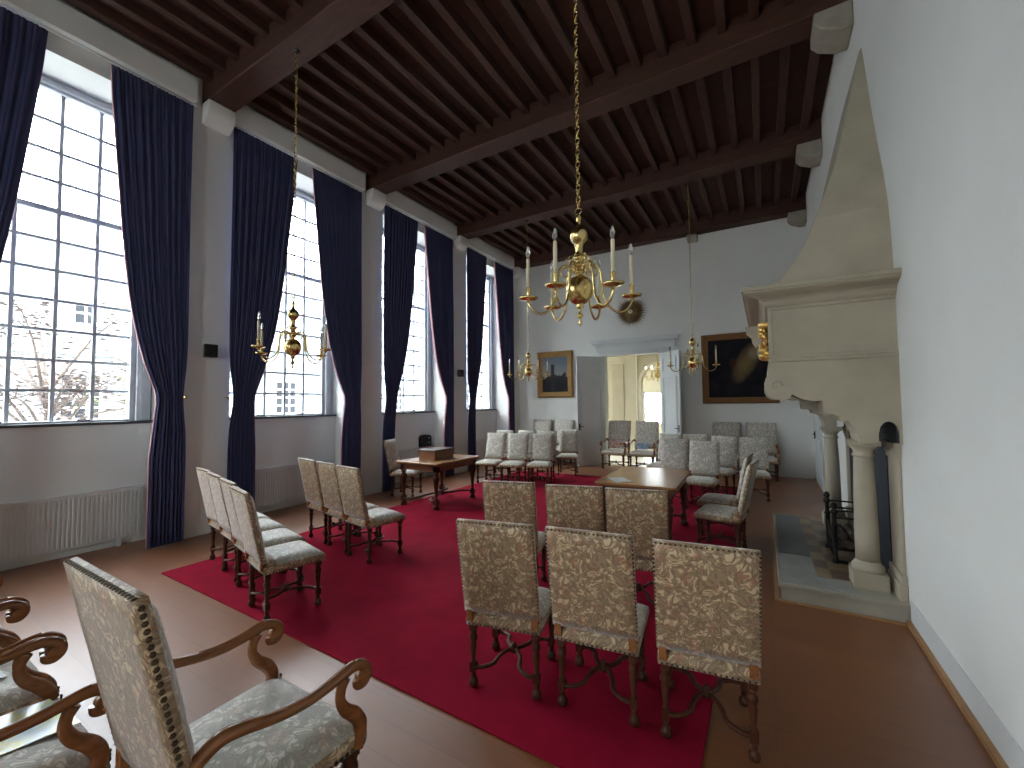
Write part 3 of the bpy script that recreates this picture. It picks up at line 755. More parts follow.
def column(x, y, name):
    bm = bmesh.new(); z = HZ
    box(bm, x - .118, x + .118, y - .122, y + .122, z, z + .13)
    lathe(bm, [(.112, z + .13), (.116, z + .15), (.112, z + .17), (.100, z + .185), (.092, z + .20), (.088, z + .215)], 28, x, y)
    c = fmk(name, bm, M['stone'], bevel=0)
    bm = bmesh.new(); lathe(bm, [(.084, z + .215), (.084, z + .45), (.078, z + .8), (.068, 1.25)], 28, x, y); s = mk('shaft', bm, M['stone'], c)
    bm = bmesh.new(); lathe(bm, [(.068, 1.25), (.080, 1.258), (.080, 1.272), (.069, 1.28), (.071, 1.31), (.092, 1.335), (.100, 1.355)], 28, x, y)
    box(bm, x - .106, x + .106, y - .115, y + .115, 1.352, 1.395); mk('capital', bm, M['stone'], c)
    return c
for y, nm in ((4.76, 'column'), (6.83, 'column')): column(.728, y, nm)
for y in (4.76, 6.83):
    bm = bmesh.new()
    for pr_, dy, z0, z1 in ((.055, .118, HZ, HZ + .13), (.045, .10, HZ + .13, HZ + .2), (.024, .08, HZ + .2, 1.26), (.034, .09, 1.26, 1.30), (.042, .10, 1.30, 1.35), (.05, .11, 1.35, 1.395)):
        box(bm, XR - pr_, XR - .001, (4.60 if y < 5 else 6.83) - dy, (4.76 if y < 5 else 6.99) + dy, z0, z1)
    fmk('pilaster', bm, M['stone'], bevel=.006)
def cyl_pts(cx, cz, r, a0, a1, n): return [(cx + r * math.cos(math.radians(a0 + (a1 - a0) * i / n)), cz + r * math.sin(math.radians(a0 + (a1 - a0) * i / n))) for i in range(n + 1)]
# side brackets (consoles): profile in x-z
prof = [(XR, 1.395), (.965 if False else .86, 1.395)]
arch = [(XR, 1.395), (.915, 1.395), (.915, 1.47), (.902, 1.53), (.878, 1.562), (.85, 1.572), (.822, 1.562), (.798, 1.53), (.785, 1.47), (.783, 1.395)]
arch2 = [(XR, 1.60), (.79, 1.60), (.785, 1.47), (.783, 1.395)]
tail = [(.665, 1.395), (.655, 1.46), (.63, 1.52), (.605, 1.555)] + cyl_pts(.565, 1.595, .032, -45, -200, 6) + [(.50, 1.625), (.43, 1.625), (.425, 1.74), (.34, 1.742), (.29, 1.755), (.25, 1.775), (.215, 1.80)] + \
      [(.19, 1.765), (.16, 1.752), (.12, 1.75), (.07, 1.765), (.03, 1.80), (.008, 1.85), (.005, 1.90), (.02, 1.95), (.04, 1.985), (.035, 2.02), (.05, 2.05), (.05, 2.09), (XR, 2.09)]
for y0, y1, ya, yb in ((4.44, 4.48, 4.4799, 4.86), (7.11, 7.15, 6.73, 7.1101)):
    bm = bmesh.new(); extrude_poly(bm, arch + tail, 'y', y0, y1); cs = fmk('console', bm, M['stone'])
    bm = bmesh.new(); extrude_poly(bm, arch2 + tail, 'y', ya, yb); mk('console_core', bm, M['stone'], cs)
    bm = bmesh.new(); yy = y0 if y0 < 5 else y1
    sp_ = [(.095 + (.05 - .0035 * i) * math.cos(i * .55), yy, 1.88 + (.05 - .0035 * i) * math.sin(i * .55)) for i in range(14)]
    tube(bm, sp_, [.010 - .0003 * i for i in range(14)], 6); mk('volute', bm, M['stone'], cs)
# front lintel beam (faces the room) and side panels above
fmk('lintel', B((.06, .22, 4.66, 6.93, 1.86, 2.09)), M['stone'], bevel=.01)
fmk('side_panel', B((.075, XR, 4.45, 4.55, 2.15, 2.62)), M['stone']); fmk('side_panel', B((.075, XR, 7.04, 7.14, 2.15, 2.62)), M['stone'])
fmk('front_panel', B((.075, .18, 4.55, 7.04, 2.15, 2.62)), M['stone'])
fmk('string_course', B((.045, XR, 4.425, 7.165, 2.09, 2.12), (.055, XR, 4.435, 7.155, 2.12, 2.15)), M['stone'], bevel=.006)
# pilaster strip in front corner + projecting bracket under cornice
fmk('corner_strip', B((.05, .085, 4.44, 4.50, 2.15, 2.62)), M['stone'], bevel=.004)
bm = bmesh.new(); extrude_poly(bm, [(.075, 2.62), (-.17, 2.62), (-.16, 2.55), (-.11, 2.50), (-.10, 2.44), (-.07, 2.38), (-.0, 2.36), (.075, 2.36)], 'y', 5.68, 5.86); fmk('scroll_bracket', bm, M['stone'], bevel=.01)
bm = bmesh.new(); extrude_poly(bm, [(.075, 2.62), (-.09, 2.62), (-.085, 2.55), (-.06, 2.50), (-.06, 2.40), (-.04, 2.32), (-.0, 2.30), (.075, 2.30)], 'y', 6.75, 6.89); fmk('scroll_bracket', bm, M['stone'], bevel=.01)
# cornice: stacked mouldings
bm = bmesh.new(); rr_ = []
for o_, z in ((0, 2.555), (.02, 2.56), (.02, 2.585), (.035, 2.59), (.05, 2.61), (.06, 2.635), (.085, 2.655), (.13, 2.672), (.175, 2.685), (.20, 2.70), (.20, 2.712), (.215, 2.715), (.215, 2.748), (.20, 2.755)):
    rr_.append([bm.verts.new(p) for p in ((XR - .001, 4.455 - o_, z), (.07 - o_, 4.455 - o_, z), (.07 - o_, 7.135 + o_, z), (XR - .001, 7.135 + o_, z))])
for a, b in zip(rr_, rr_[1:]):
    for i in range(4): bm.faces.new((a[i], a[(i + 1) % 4], b[(i + 1) % 4], b[i]))
bm.faces.new(rr_[0][::-1]); bm.faces.new(rr_[-1]); bmesh.ops.recalc_face_normals(bm, faces=bm.faces)
fmk('cornice', bm, M['stone'])
# hood: concave pyramid
ys = [(2.74, 4.46, .06), (2.80, 4.462, .13), (2.91, 4.47, .22), (3.08, 4.49, .335), (3.36, 4.526, .44), (3.62, 4.61, .535), (3.88, 4.72, .62), (4.17, 4.84, .69), (4.46, 4.95, .753), (4.85, 5.08, .84), (5.21, 5.21, .922)]
bm = bmesh.new(); rings = []
for z, yn, xf in ys:
    yf = 2 * 5.795 - yn
    rings.append([bm.verts.new(p) for p in ((XR - .001, yn, z), (xf, yn + .02, z), (xf - .005, yn + .05, z), (xf - .005, yf - .05, z), (xf, yf - .02, z), (XR - .001, yf, z))])
for a, b in zip(rings, rings[1:]):
    for i in range(5): bm.faces.new((a[i], a[i + 1], b[i + 1], b[i]))
    bm.faces.new((a[5], a[0], b[0], b[5]))
bm.faces.new(rings[0][::-1]); bm.faces.new(rings[-1]); bmesh.ops.recalc_face_normals(bm, faces=bm.faces)
fmk('hood', bm, M['stone'])
bm = bmesh.new()
box(bm, XR - .03, XR - .002, 4.85, 6.74, HZ, 1.3951); box(bm, XR - .03, XR - .002, 4.485, 7.10, 1.3951, 1.60)
extrude_poly(bm, [(4.6, 1.60), (7.0, 1.60), (6.5, 1.8), (5.1, 1.8)], 'x', XR - .03, XR - .002)
fmk('fireback', bm, M['fireback'])
fmk('chimney_throat', B((.24, XR - .031, 4.67, 6.92, 2.0, 2.08)), M['fireback'])
# gilt coat of arms on the front
t2 = fmk('cartouche', bmesh.new(), M['gilt'])
bm = bmesh.new()
random.seed(3)
def lump(bm, x, y, z, rx, ry, rz_):
    s = bmesh.ops.create_icosphere(bm, subdivisions=2, radius=1, matrix=Matrix.Translation((x, y, z)) @ Matrix.Diagonal((rx, ry, rz_, 1)))
    for f in {f for v in s['verts'] for f in v.link_faces}: f.smooth = True
for (y, z, r) in ((5.10, 2.50, .05), (5.16, 2.43, .045), (5.05, 2.42, .04), (5.12, 2.28, .055), (5.03, 2.25, .04), (5.2, 2.30, .05), (5.10, 2.20, .04), (5.0, 2.2, .03), (4.98, 2.5, .035), (5.25, 2.5, .035)):
    for q in range(3): lump(bm, .045 - .022 * q, y + random.uniform(-.02, .02), z + random.uniform(-.02, .02), .035, r * .8, r * .8)
for a in range(12):
    tube(bm, [(.055, 5.12 + .1 * math.cos(a * .52), 2.36 + .13 * math.sin(a * .52)), (.02, 5.12 + .14 * math.cos(a * .52 + .2), 2.36 + .17 * math.sin(a * .52 + .2)), (.03, 5.12 + .15 * math.cos(a * .52 + .5), 2.36 + .15 * math.sin(a * .52 + .5))], [.02, .017, .006], 6)
bpy.data.objects.remove(t2)
ca = fmk('coat_of_arms', bm, M['gilt'])
bm = bmesh.new(); lump(bm, .045, 5.12, 2.36, .05, .08, .09); mk('shield', bm, M['gules'], ca)

# fire basket with andirons
t_ = thing('fire_basket', (.60, 5.75, HZ + .0035), 0, 'black iron fire basket with ball-topped andirons on the hearth', 'fire basket')
for (x, y, h) in ((-.043, -.52, .585), (-.048, -.03, .60)):
    bm = bmesh.new()
    lathe(bm, [(.03, 0), (.032, .02), (.018, .05), (.021, h * .6), (.030, h * .62), (.020, h * .66), (.018, h * .8), (.030, h * .83), (.032, h * .86), (.016, h * .89), (.028, h * .92), (.030, h * .95), (.02, h * .98), (.008, h)], 12, x, y)
    box(bm, x - .02, x + .28, y - .012, y + .012, 0, .03)
    mk('andiron', bm, M['iron'], t_)
bm = bmesh.new()
for y in (-.52, -.03):
    for z in (.50, .43): tube(bm, spline([(-.055, y, z), (.0, y - .02, z + .01), (.12, y - .02, z + .012), (.27, y, z)], 5), .009, 6)
for z in (.12, .20, .30): tube(bm, [(-.045, -.52, z), (-.058, -.35, z), (-.058, -.2, z), (-.045, -.03, z)], .010, 6)
for i in range(6):
    yy = -.475 + .08 * i; tube(bm, [(-.056, yy, .05), (-.056, yy, .30)], .007, 6)
for yy in (-.47, -.08): tube(bm, [(-.05, yy, .12), (.26, yy, .12)], .010, 6)
tube(bm, [(.26, -.47, .12), (.26, -.08, .12)], .01, 6)
mk('grate', bm, M['iron'], t_)
random.seed(5)
for i in range(5):
    bm = bmesh.new(); y0 = -.33 + .03 * i; z = .170 + .078 * (i // 3); xx = -.01 + .085 * (i % 3) + (.042 if i > 2 else 0)
    tube(bm, [(xx, -.49 + .012 * i, z), (xx, -.28, z), (xx, -.10 + .01 * i, z)], [.036, .040, .034], 9)
    o = mk('log', bm, M['bark']); o.location = (.60, 5.75, HZ + .0035)
    tag(o, 'split dark log lying in the iron fire basket', 'log', 'logs in the fire basket')
# ------------------------------------------------------------------ doors, casing, cornice over the doorway
struct('trim_%d' % k, B((DX0 - .13, DX0, YB - .03, YB, 0, DH + .12), (DX1, DX1 + .13, YB - .03, YB, 0, DH + .12), (DX0, DX1, YB - .03, YB, DH, DH + .12)), M['white_paint'], 'white casing of the double doorway', bevel=.006); k += 1
bm = bmesh.new()
for o_, z0, z1 in ((.00, 3.15, 3.29), (.03, 3.29, 3.32), (.015, 3.32, 3.36), (.10, 3.36, 3.43), (.13, 3.43, 3.47)):
    box(bm, -4.05 - o_, -1.93 + o_, YB - .05 - o_, YB, z0, z1)
struct('trim_%d' % k, bm, M['door_grey'], 'grey moulded cornice above the doorway', bevel=.006); k += 1
def door_leaf(name, hx, hy, fx, fy, flip, label):
    L = math.hypot(fx - hx, fy - hy); a = math.atan2(fy - hy, fx - hx)
    t = thing(name, (hx, hy, 0), math.degrees(a), label, 'door'); t['kind'] = 'structure'
    H = DH - .02
    bm = bmesh.new(); box(bm, 0, L, -.02, .02, .012, H); mk('leaf', bm, M['door_grey'], t, bevel=.004)
    for (z0, z1) in ((.12, .80), (.92, 2.38), (2.50, H - .13)):
        for s in (-1, 1):
            y = s * .02
            bm = bmesh.new(); x0, x1 = .11, L - .11
            for b in ((x0, x1, z0, z0 + .03), (x0, x1, z1 - .03, z1), (x0, x0 + .03, z0, z1), (x1 - .03, x1, z0, z1)):
                box(bm, b[0], b[1], min(y, y + s * .018), max(y, y + s * .018), b[2], b[3])
            mk('panel_moulding', bm, M['door_grey'], t, bevel=.003)
    for s in (-1, 1):
        bm = bmesh.new(); tube(bm, [(L - .06, s * .02, 1.08), (L - .06, s * .065, 1.08), (L - .16, s * .07, 1.08)], .010, 8); box(bm, L - .08, L - .04, min(s * .02, s * .026), max(s * .02, s * .026), .98, 1.16)
        mk('handle', bm, M['iron'], t)
    return t
door_leaf('door_1', DX0 + .02, YB - .045, -4.40, 10.83, 1, 'left grey panelled door leaf standing open into the hall')
door_leaf('door_2', DX1 - .0, YB - .045, -1.745, 10.93, -1, 'right pale blue-lit panelled door leaf standing open into the hall')
# cupboard-like door in the right wall beyond the fireplace
t_ = thing('door_3', (XR, 10.2, 0), 0, 'white door with black latch in the right wall beyond the fireplace', 'door'); t_['kind'] = 'structure'
mk('leaf', B((-.03, -.004, -.42, .78, 0, 2.1)), M['white_paint'], t_, bevel=.004)
for z0, z1 in ((.2, .95), (1.1, 1.95)): mk('panel', B((-.042, -.03, -.25, .62, z0, z1)), M['white_paint'], t_, bevel=.004)
mk('latch', B((-.07, -.03, .64, .74, 1.02, 1.04), (-.06, -.03, .62, .72, .94, .955), (-.05, -.03, .66, .70, .94, 1.09)), M['iron'], t_)

# ------------------------------------------------------------------ pictures and sunburst
def picture(name, x0, x1, z0, z1, fw, fmat, pmat, label, lean=.03):
    t = thing(name, ((x0 + x1) / 2, YB - .012, (z0 + z1) / 2), 0, label, 'painting')
    w, h = (x1 - x0) / 2, (z1 - z0) / 2; bm = bmesh.new()
    P = [(0, .0), (0, .05), (.25, .075), (.5, .06), (.8, .045), (1, .03), (1, 0)]
    cs = [(-w, -h, 1, 1), (w, -h, -1, 1), (w, h, -1, -1), (-w, h, 1, -1)]; rings = []
    for cx, cz, sx, sz in cs: rings.append([bm.verts.new((cx + sx * u * fw, -d, cz + sz * u * fw)) for u, d in P])
    for i in range(4):
        a, b = rings[i], rings[(i + 1) % 4]
        for j in range(len(P)): bm.faces.new((a[j], a[(j + 1) % len(P)], b[(j + 1) % len(P)], b[j]))
    bmesh.ops.recalc_face_normals(bm, faces=bm.faces)
    mk('frame', bm, fmat, t)
    mk('canvas', B((-w + fw * .9, w - fw * .9, -.028, -.004, -h + fw * .9, h - fw * .9)), pmat, t)
    t.rotation_euler = (math.radians(lean * 30), 0, 0); return t
picture('landscape_painting', -5.93, -4.77, 1.89, 3.27, .17, M['gilt_frame'], M['landscape'], 'gilt-framed landscape painting with a tower left of the doorway')
picture('portrait_painting', -1.31, .31, 1.68, 3.38, .15, M['bronze_frame'], M['portrait'], 'large dark portrait painting in a brown gilt frame right of the doorway')
t_ = thing('sunburst_ornament', (-3.04, YB - .004, 4.19), 0, 'round bronze sunburst ornament with pointed rays above the doorway', 'wall ornament')
bm = bmesh.new(); random.seed(11)
for ring_, (n, r0, r1, d) in enumerate(((34, .17, .46, .03), (34, .15, .38, .05), (26, .12, .29, .065))):
    for i in range(n):
        a = 2 * PI * (i + .5 * ring_) / n; rr = r1 * random.uniform(.9, 1.03); w = .026
        ca_, sa_ = math.cos(a), math.sin(a)
        p = [Vector((r0 * ca_ + w * sa_, -d, r0 * sa_ - w * ca_)), Vector((r0 * ca_ - w * sa_, -d, r0 * sa_ + w * ca_)), Vector((rr * ca_, -d - .01, rr * sa_)), Vector((r0 * ca_, -d - .022, r0 * sa_)), Vector((r0 * ca_, -d + .012, r0 * sa_))]
        v = [bm.verts.new(q) for q in p]
        for f in ((0, 3, 2), (3, 1, 2), (1, 4, 2), (4, 0, 2)): bm.faces.new([v[q] for q in f])
mk('rays', bm, M['sunburst'], t_)
RX = Matrix.Rotation(PI / 2, 4, 'X')
bm = bmesh.new(); lathe(bm, [(.18, 0), (.18, .02), (.16, .06), (.12, .085), (.07, .10)], 32, mat=RX); mk('disc', bm, M['sunburst'], t_)
bm = bmesh.new(); lathe(bm, [(.06, .09), (.06, .11), (.04, .125), (.01, .13)], 24, mat=RX); mk('medallion', bm, M['candle'], t_)

# ------------------------------------------------------------------ chandeliers
def chandelier(x, y, ztop, zc, n, rad, a0, label, s=1.0, lit=False, group='brass chandeliers', hook=True, mat='brass'):
    """zc: sphere centre height"""
    t = thing('chandelier', (x, y, zc), 0, label, 'chandelier', group); MB_ = M[mat]
    bm = bmesh.new()
    lathe(bm, [(r * s, z * s) for r, z in ((.003, -.262), (.010, -.250), (.014, -.235), (.006, -.222), (.008, -.21), (.022, -.195), (.024, -.18), (.012, -.165), (.012, -.14), (.026, -.128), (.030, -.118), (.022, -.108), (.040, -.10),
        (.062, -.086), (.082, -.060), (.096, -.022), (.099, .0), (.096, .026), (.082, .062), (.060, .086), (.036, .100), (.022, .106), (.022, .118), (.036, .126), (.036, .136), (.022, .145), (.024, .16), (.040, .168), (.040, .19), (.026, .198), (.026, .215), (.042, .222), (.042, .245), (.028, .252), (.026, .28), (.028, .32), (.036, .345), (.046, .352), (.060, .372), (.066, .398), (.062, .425), (.046, .45), (.026, .466), (.016, .478), (.014, .515), (.02, .53), (.010, .555), (.005, .565))], 28)
    mk('stem', bm, MB_, t)
    bm = bmesh.new(); R0 = .024 * s
    tube(bm, [(R0 * math.cos(q * PI / 8), 0, (.585 * s) + R0 * math.sin(q * PI / 8)) for q in range(17)], .004 * s, 6); mk('ring', bm, MB_, t)
    # chain
    bm = bmesh.new(); z = .605 * s; pit = .048; i = 0; H = ztop - zc
    while z < H - .05:
        q0 = Vector((0, 0, z + pit * .5)); dirn = Vector((1, 0, 0)) if i % 2 else Vector((0, 1, 0)); lp = []
        for q in range(11):
            a = 2 * PI * q / 10; lp.append(q0 + dirn * .014 * math.cos(a) + Vector((0, 0, 1)) * (pit * .60) * math.sin(a))
        tube(bm, lp, .0042, 5); z += pit * .92; i += 1
    mk('chain', bm, MB_, t)
    bm = bmesh.new(); tube(bm, [(0, 0, z - .01), (0, 0, H)], .006, 6); lathe(bm, [(.02, H - .03), (.035, H - .012), (.035, H)], 12); mk('ceiling_hook', bm, M['iron'], t)
    for i in range(n):
        a = a0 + 2 * PI * i / n; ca_, sa_ = math.cos(a), math.sin(a)
        def P3(r, z): return (r * ca_, r * sa_, z * s)
        k_ = rad / .371; zp = -.065
        P = [(.030, .135), (.055, .168), (.090, .182), (.128, .170), (.152, .125), (.160, .06), (.166, -.01), (.180, -.075), (.215, -.130), (.265, -.165), (.315, -.158), (.352, -.125), (.371, -.085)]
        P = [(p[0] if p[0] < .06 else .06 + (p[0] - .06) * (rad - .06) / (.371 - .06), p[1]) for p in P]
        bm = bmesh.new(); tube(bm, spline([P3(*p) for p in P], 4), .0085 * s, 8)
        # inner C-scrolls
        sc1 = [(.098 + .045 * (1 - j * .05) * math.cos(2.6 - j * .5), .125 + .045 * (1 - j * .05) * math.sin(2.6 - j * .5)) for j in range(14)]
        tube(bm, [P3(*p) for p in sc1], .0045 * s, 6)
        sc2 = [(.085 + .035 * (1 - j * .05) * math.cos(-2.2 + j * .5), .205 + .035 * (1 - j * .05) * math.sin(-2.2 + j * .5)) for j in range(12)]
        tube(bm, [P3(*p) for p in sc2], .004 * s, 6)
        tube(bm, [P3(.03, .23), P3(.05, .255), P3(.07, .25), P3(.075, .232)], .005 * s, 6)
        ar = mk('arm', bm, MB_, t)
        T = Matrix.Translation(P3(rad, zp))
        bm = bmesh.new(); lathe(bm, [(.006, -.02), (.016 * s, -.012), (.014 * s, -.004), (.036 * s, .0), (.064 * s, .006), (.073 * s, .020), (.068 * s, .020), (.036 * s, .010), (.014 * s, .012)], 20, mat=T); mk('drip_pan', bm, MB_, ar)
        bm = bmesh.new(); lathe(bm, [(.014 * s, .012), (.012 * s, .02), (.0155 * s, .03), (.0155 * s, .082), (.0185 * s, .086), (.0185 * s, .092), (.01 * s, .094)], 14, mat=T); mk('candle_socket', bm, MB_, ar)
        bm = bmesh.new(); lathe(bm, [(.0140 * s, .09), (.0130 * s, .305 * s), (.008 * s, .31 * s)], 12, mat=T); mk('candle_sleeve', bm, M['candle'], ar)
        bm = bmesh.new(); lathe(bm, [(.007 * s, .308 * s), (.013 * s, .325 * s), (.0165 * s, .345 * s), (.0145 * s, .365 * s), (.008 * s, .388 * s), (.002 * s, .40 * s)], 12, mat=T); mk('bulb', bm, M['bulb_on'] if lit else M['bulb'], ar)
    return t
chandelier(-1.123, 2.85, ZBM, 2.56, 6, .371, .472, 'polished brass six-armed chandelier hanging large in the centre')
chandelier(-4.636, 2.85, ZBM, 2.41, 4, .455, 1.816, 'brass chandelier hanging in front of the second window at the left', .95)
chandelier(-4.59, 8.42, ZBM, 2.44, 6, .43, .5, 'small far brass chandelier beside the landscape painting', .95)
chandelier(-1.11, 8.42, ZBM, 2.46, 4, .40, .35, 'small far brass chandelier in front of the dark portrait', .95)

# ------------------------------------------------------------------ room beyond the doorway
struct('floor_beyond', B((-6.2, .4, YB, 16.2, -.12, -.001)), M['cream_floor'], 'pale floor of the room beyond the doorway')
AX, AR = -2.72, .60
bm = bmesh.new()
Y1 = 13.5
box(bm, -6.2, AX - AR, Y1, Y1 + .25, 0, 4); box(bm, AX + AR, .4, Y1, Y1 + .25, 0, 4)
ap = [(AX + AR * math.cos(PI * i / 20), 2.30 + AR * math.sin(PI * i / 20)) for i in range(21)]
extrude_poly(bm, ap + [(AX - AR, 4), (AX + AR, 4)], 'y', Y1, Y1 + .25)
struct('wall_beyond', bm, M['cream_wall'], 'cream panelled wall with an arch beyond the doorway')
bm = bmesh.new()
for x0, x1, z0, z1 in ((-4.25, -3.86, .15, 2.95), (-4.9, -4.4, .15, 2.95)):
    box(bm, x0, x1, Y1 - .02, Y1, z0, z1)
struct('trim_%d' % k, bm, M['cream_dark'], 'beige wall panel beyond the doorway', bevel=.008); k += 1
bm = bmesh.new()
box(bm, -3.46, -3.42, Y1 - .04, Y1, 0, 3.6)
aq = [(AX + (AR + .09) * math.cos(PI * i / 20), 2.30 + (AR + .09) * math.sin(PI * i / 20)) for i in range(21)]
extrude_poly(bm, ap + aq[::-1], 'y', Y1 - .03, Y1); box(bm, AX - AR - .09, AX - AR, Y1 - .03, Y1, 0, 2.3); box(bm, AX + AR, AX + AR + .09, Y1 - .03, Y1, 0, 2.3)
struct('trim_%d' % k, bm, M['cream'], 'moulded cream architrave of the arch beyond', bevel=.006); k += 1
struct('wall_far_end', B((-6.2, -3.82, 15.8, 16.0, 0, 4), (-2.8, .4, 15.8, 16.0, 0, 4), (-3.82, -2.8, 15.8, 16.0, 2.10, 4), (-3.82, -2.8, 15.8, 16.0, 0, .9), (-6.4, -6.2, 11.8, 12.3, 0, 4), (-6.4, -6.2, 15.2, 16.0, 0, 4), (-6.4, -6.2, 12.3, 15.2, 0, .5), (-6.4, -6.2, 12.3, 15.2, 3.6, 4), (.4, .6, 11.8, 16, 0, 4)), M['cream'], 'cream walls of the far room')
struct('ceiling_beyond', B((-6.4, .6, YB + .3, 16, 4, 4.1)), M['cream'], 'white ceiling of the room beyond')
wo = mk('window_8', B((-3.82, -3.77, 15.86, 15.92, .9, 2.1), (-2.85, -2.8, 15.86, 15.92, .9, 2.1), (-3.82, -2.8, 15.86, 15.92, 2.05, 2.1), (-3.82, -2.8, 15.86, 15.92, .9, .95), (-3.33, -3.30, 15.87, 15.91, .95, 2.05), (-3.77, -2.85, 15.87, 15.91, 1.28, 1.31)), M['white_paint'])
tag(wo, 'bright small window seen through the arch', 'window', kind='structure')
mk('pane', B((-3.77, -2.85, 15.885, 15.89, .95, 2.05)), M['glass'], wo)
wo = mk('window_9', B((-6.32, -6.26, 12.3, 12.36, .5, 3.6), (-6.32, -6.26, 15.14, 15.2, .5, 3.6), (-6.32, -6.26, 13.7, 13.76, .5, 3.6), (-6.32, -6.26, 12.3, 15.2, 2.0, 2.06)), M['white_paint'])  # opening added out of view to brighten the far room
tag(wo, 'unseen side window added to light the far room', 'window', kind='structure')
cr = chandelier(-2.68, 12.9, 4.0, 2.52, 6, .33, .2, 'crystal chandelier with lit candle bulbs glowing inside the arch', .8, lit=True, group='chandelier beyond the doorway')
# ------------------------------------------------------------------ outside
ground = mk('courtyard_ground', B((-40, -7.5, -20, 45, -.6, -.5)), M['paving']); tag(ground, 'pale courtyard paving outside the windows', 'ground', kind='structure')
ground = mk('ground_beyond', B((-7.5, 10, 16.2, 45, -.6, -.5)), M['paving']); tag(ground, 'pale paving behind the far room', 'ground', kind='structure')
XF = -17.0
bd = thing('courtyard_building', (XF, 6, -.5), 0, 'white courtyard building with small-paned windows seen through the left windows', 'building')
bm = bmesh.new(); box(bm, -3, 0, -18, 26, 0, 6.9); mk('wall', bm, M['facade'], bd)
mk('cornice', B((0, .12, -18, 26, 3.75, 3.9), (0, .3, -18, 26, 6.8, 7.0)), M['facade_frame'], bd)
bm = bmesh.new(); extrude_poly(bm, [(.3, 7.0), (-1.5, 7.7), (-3.3, 7.0)], 'y', -18, 26); mk('roof', bm, M['roof'], bd)
def fwin(y, z, w, h, nx, nz):
    bm = bmesh.new(); box(bm, .0, .06, y - w / 2 - .08, y + w / 2 + .08, z - .08, z + h + .08)
    f = mk('window_frame', bm, M['facade_frame'], bd)
    bm = bmesh.new(); dw, dh = w / nx, h / nz
    for i in range(nx):
        for j in range(nz): box(bm, .06, .065, y - w / 2 + i * dw + .03, y - w / 2 + (i + 1) * dw - .03, z + j * dh + .03, z + (j + 1) * dh - .03)
    mk('pane', bm, M['facade_glass'], f)
yy = -14.14
while yy < 24:
    fwin(yy, 1.9, .85, 1.3, 3, 4); fwin(yy + .05, 4.65, .5, .65, 2, 2); yy += 3.05
# trees
def tree(loc, h, r, label, leafm, nb=16, nl=1400, seed=1, lz=.4, name='maple_tree'):
    random.seed(seed); t = thing(name, loc, 0, label, 'tree'); bm = bmesh.new(); tips = []
    tube(bm, spline([(0, 0, 0), (.1, .1, h * .2), (-.05, .15, h * .4)], 4), [.09 - .005 * i for i in range(9)], 8)
    for i in range(nb):
        a = 2 * PI * i / nb + random.uniform(-.3, .3); el = random.uniform(.15, 1.1); L = r * random.uniform(.6, 1.05)
        st = Vector((-.02, .1, h * random.uniform(.22, .42))); en = st + Vector((math.cos(a) * math.cos(el) * L, math.sin(a) * math.cos(el) * L, math.sin(el) * L * .95))
        mid = st.lerp(en, .5) + Vector((0, 0, .12 * L)); sp = spline([st, mid, en], 5)
        tube(bm, sp, [.035 - .003 * q for q in range(11)], 5); tips += sp[3:]
        for q in range(3):
            p = sp[random.randint(4, 9)]; e2 = p + Vector((random.uniform(-1, 1), random.uniform(-1, 1), random.uniform(-.3, .6))) * .5; tube(bm, [p, p.lerp(e2, .5) + Vector((0, 0, .05)), e2], [.012, .009, .004], 4); tips += [p.lerp(e2, .5), e2, e2]
    mk('trunk', bm, M['bark'], t)
    bm = bmesh.new()
    for i in range(nl):
        c = random.choice(tips) + Vector((random.gauss(0, .18), random.gauss(0, .18), random.gauss(0, .10)))
        q = Matrix.Rotation(random.uniform(0, 6.28), 4, 'Z') @ Matrix.Rotation(random.uniform(-.7, .7), 4, 'X'); s = random.uniform(.03, .075)
        vs = [bm.verts.new(c + q @ Vector(p) * s) for p in ((-1, 0, 0), (-.2, -.55, .1), (1.1, 0, -.1), (-.2, .55, .1))]
        bm.faces.new(vs)
    mk('foliage', bm, leafm, t); return t
tree((-11.0, 2.1, -.5), 6.4, 2.2, 'slender reddish maple outside the brightest window', M['maple'], seed=4, nl=2300, nb=18)
tree((-14.6, 5.0, -.5), 7.8, 2.2, 'tall green tree outside behind the maple', M['green_leaf'], seed=9, nl=1500, name='green_tree')

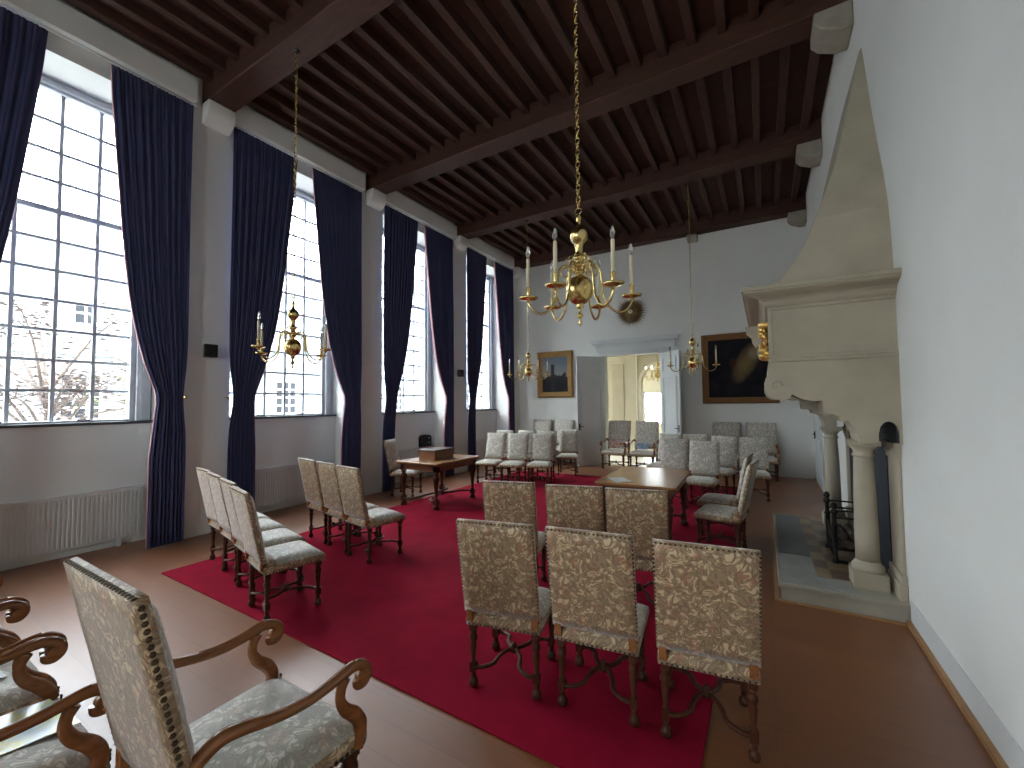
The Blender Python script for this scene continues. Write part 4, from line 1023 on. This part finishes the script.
# ------------------------------------------------------------------ light
w = bpy.data.worlds.new('world'); sc.world = w; w.use_nodes = True
bg = w.node_tree.nodes['Background']; bg.inputs[0].default_value = (.94, .985, .985, 1); bg.inputs[1].default_value = 8.5
def portal(x, y, z, sy, sz, rot):
    l = bpy.data.lights.new('window_portal', 'AREA'); l.shape = 'RECTANGLE'; l.size = sy; l.size_y = sz
    o = bpy.data.objects.new('window_portal', l); COL.objects.link(o); o.location = (x, y, z); o.rotation_euler = rot
    l.cycles.is_portal = True
for c in WC: portal(-7.32, c - .08, 3.55, 1.9, 4.1, (0, -PI / 2, 0))
for o in [o for o in COL.objects if o.type == 'LIGHT']:
    o.rotation_euler = Matrix(((0, 0, -1), (1, 0, 0), (0, -1, 0))).transposed().to_euler() if False else (PI / 2, 0, -PI / 2)
portal(-2.4, YF - .22, 2.4, 1.4, 2.0, (PI / 2, 0, 0))
portal(-6.35, 13.75, 2.05, 2.9, 3.1, (PI / 2, 0, -PI / 2)); portal(-2.67, 15.97, 1.55, 1.0, 1.4, (-PI / 2, 0, 0))
# ------------------------------------------------------------------ camera
cy, sy_ = math.cos(.53835), math.sin(.53835); cp, sp = math.cos(.04423), math.sin(.04423); cr_, sr = math.cos(-.009515), math.sin(-.009515)
fw = Vector((-sy_ * cp, cy * cp, sp)); rt = Vector((cy, sy_, 0)); up = rt.cross(fw)
r2 = rt * cr_ + up * sr; u2 = rt * -sr + up * cr_
cam = bpy.data.cameras.new('camera'); co = bpy.data.objects.new('camera', cam); COL.objects.link(co)
cam.sensor_width = 36; cam.lens = 421.4 * 36 / 1024; cam.clip_start = .05
mw = Matrix((( r2.x, u2.x, -fw.x, 0), (r2.y, u2.y, -fw.y, 0), (r2.z, u2.z, -fw.z, 1.75), (0, 0, 0, 1)))
co.matrix_world = mw; sc.camera = co
vs = sc.view_settings; vs.view_transform = 'Standard'; vs.look = 'None'; vs.gamma = 1; vs.exposure = 1.62; vs.use_curve_mapping = False
cy_ = sc.cycles; cy_.use_denoising = True; cy_.max_bounces = 8; cy_.diffuse_bounces = 5; cy_.glossy_bounces = 4; cy_.transmission_bounces = 6; cy_.transparent_max_bounces = 12
cy_.sample_clamp_indirect = 8; cy_.caustics_reflective = False; cy_.caustics_refractive = False
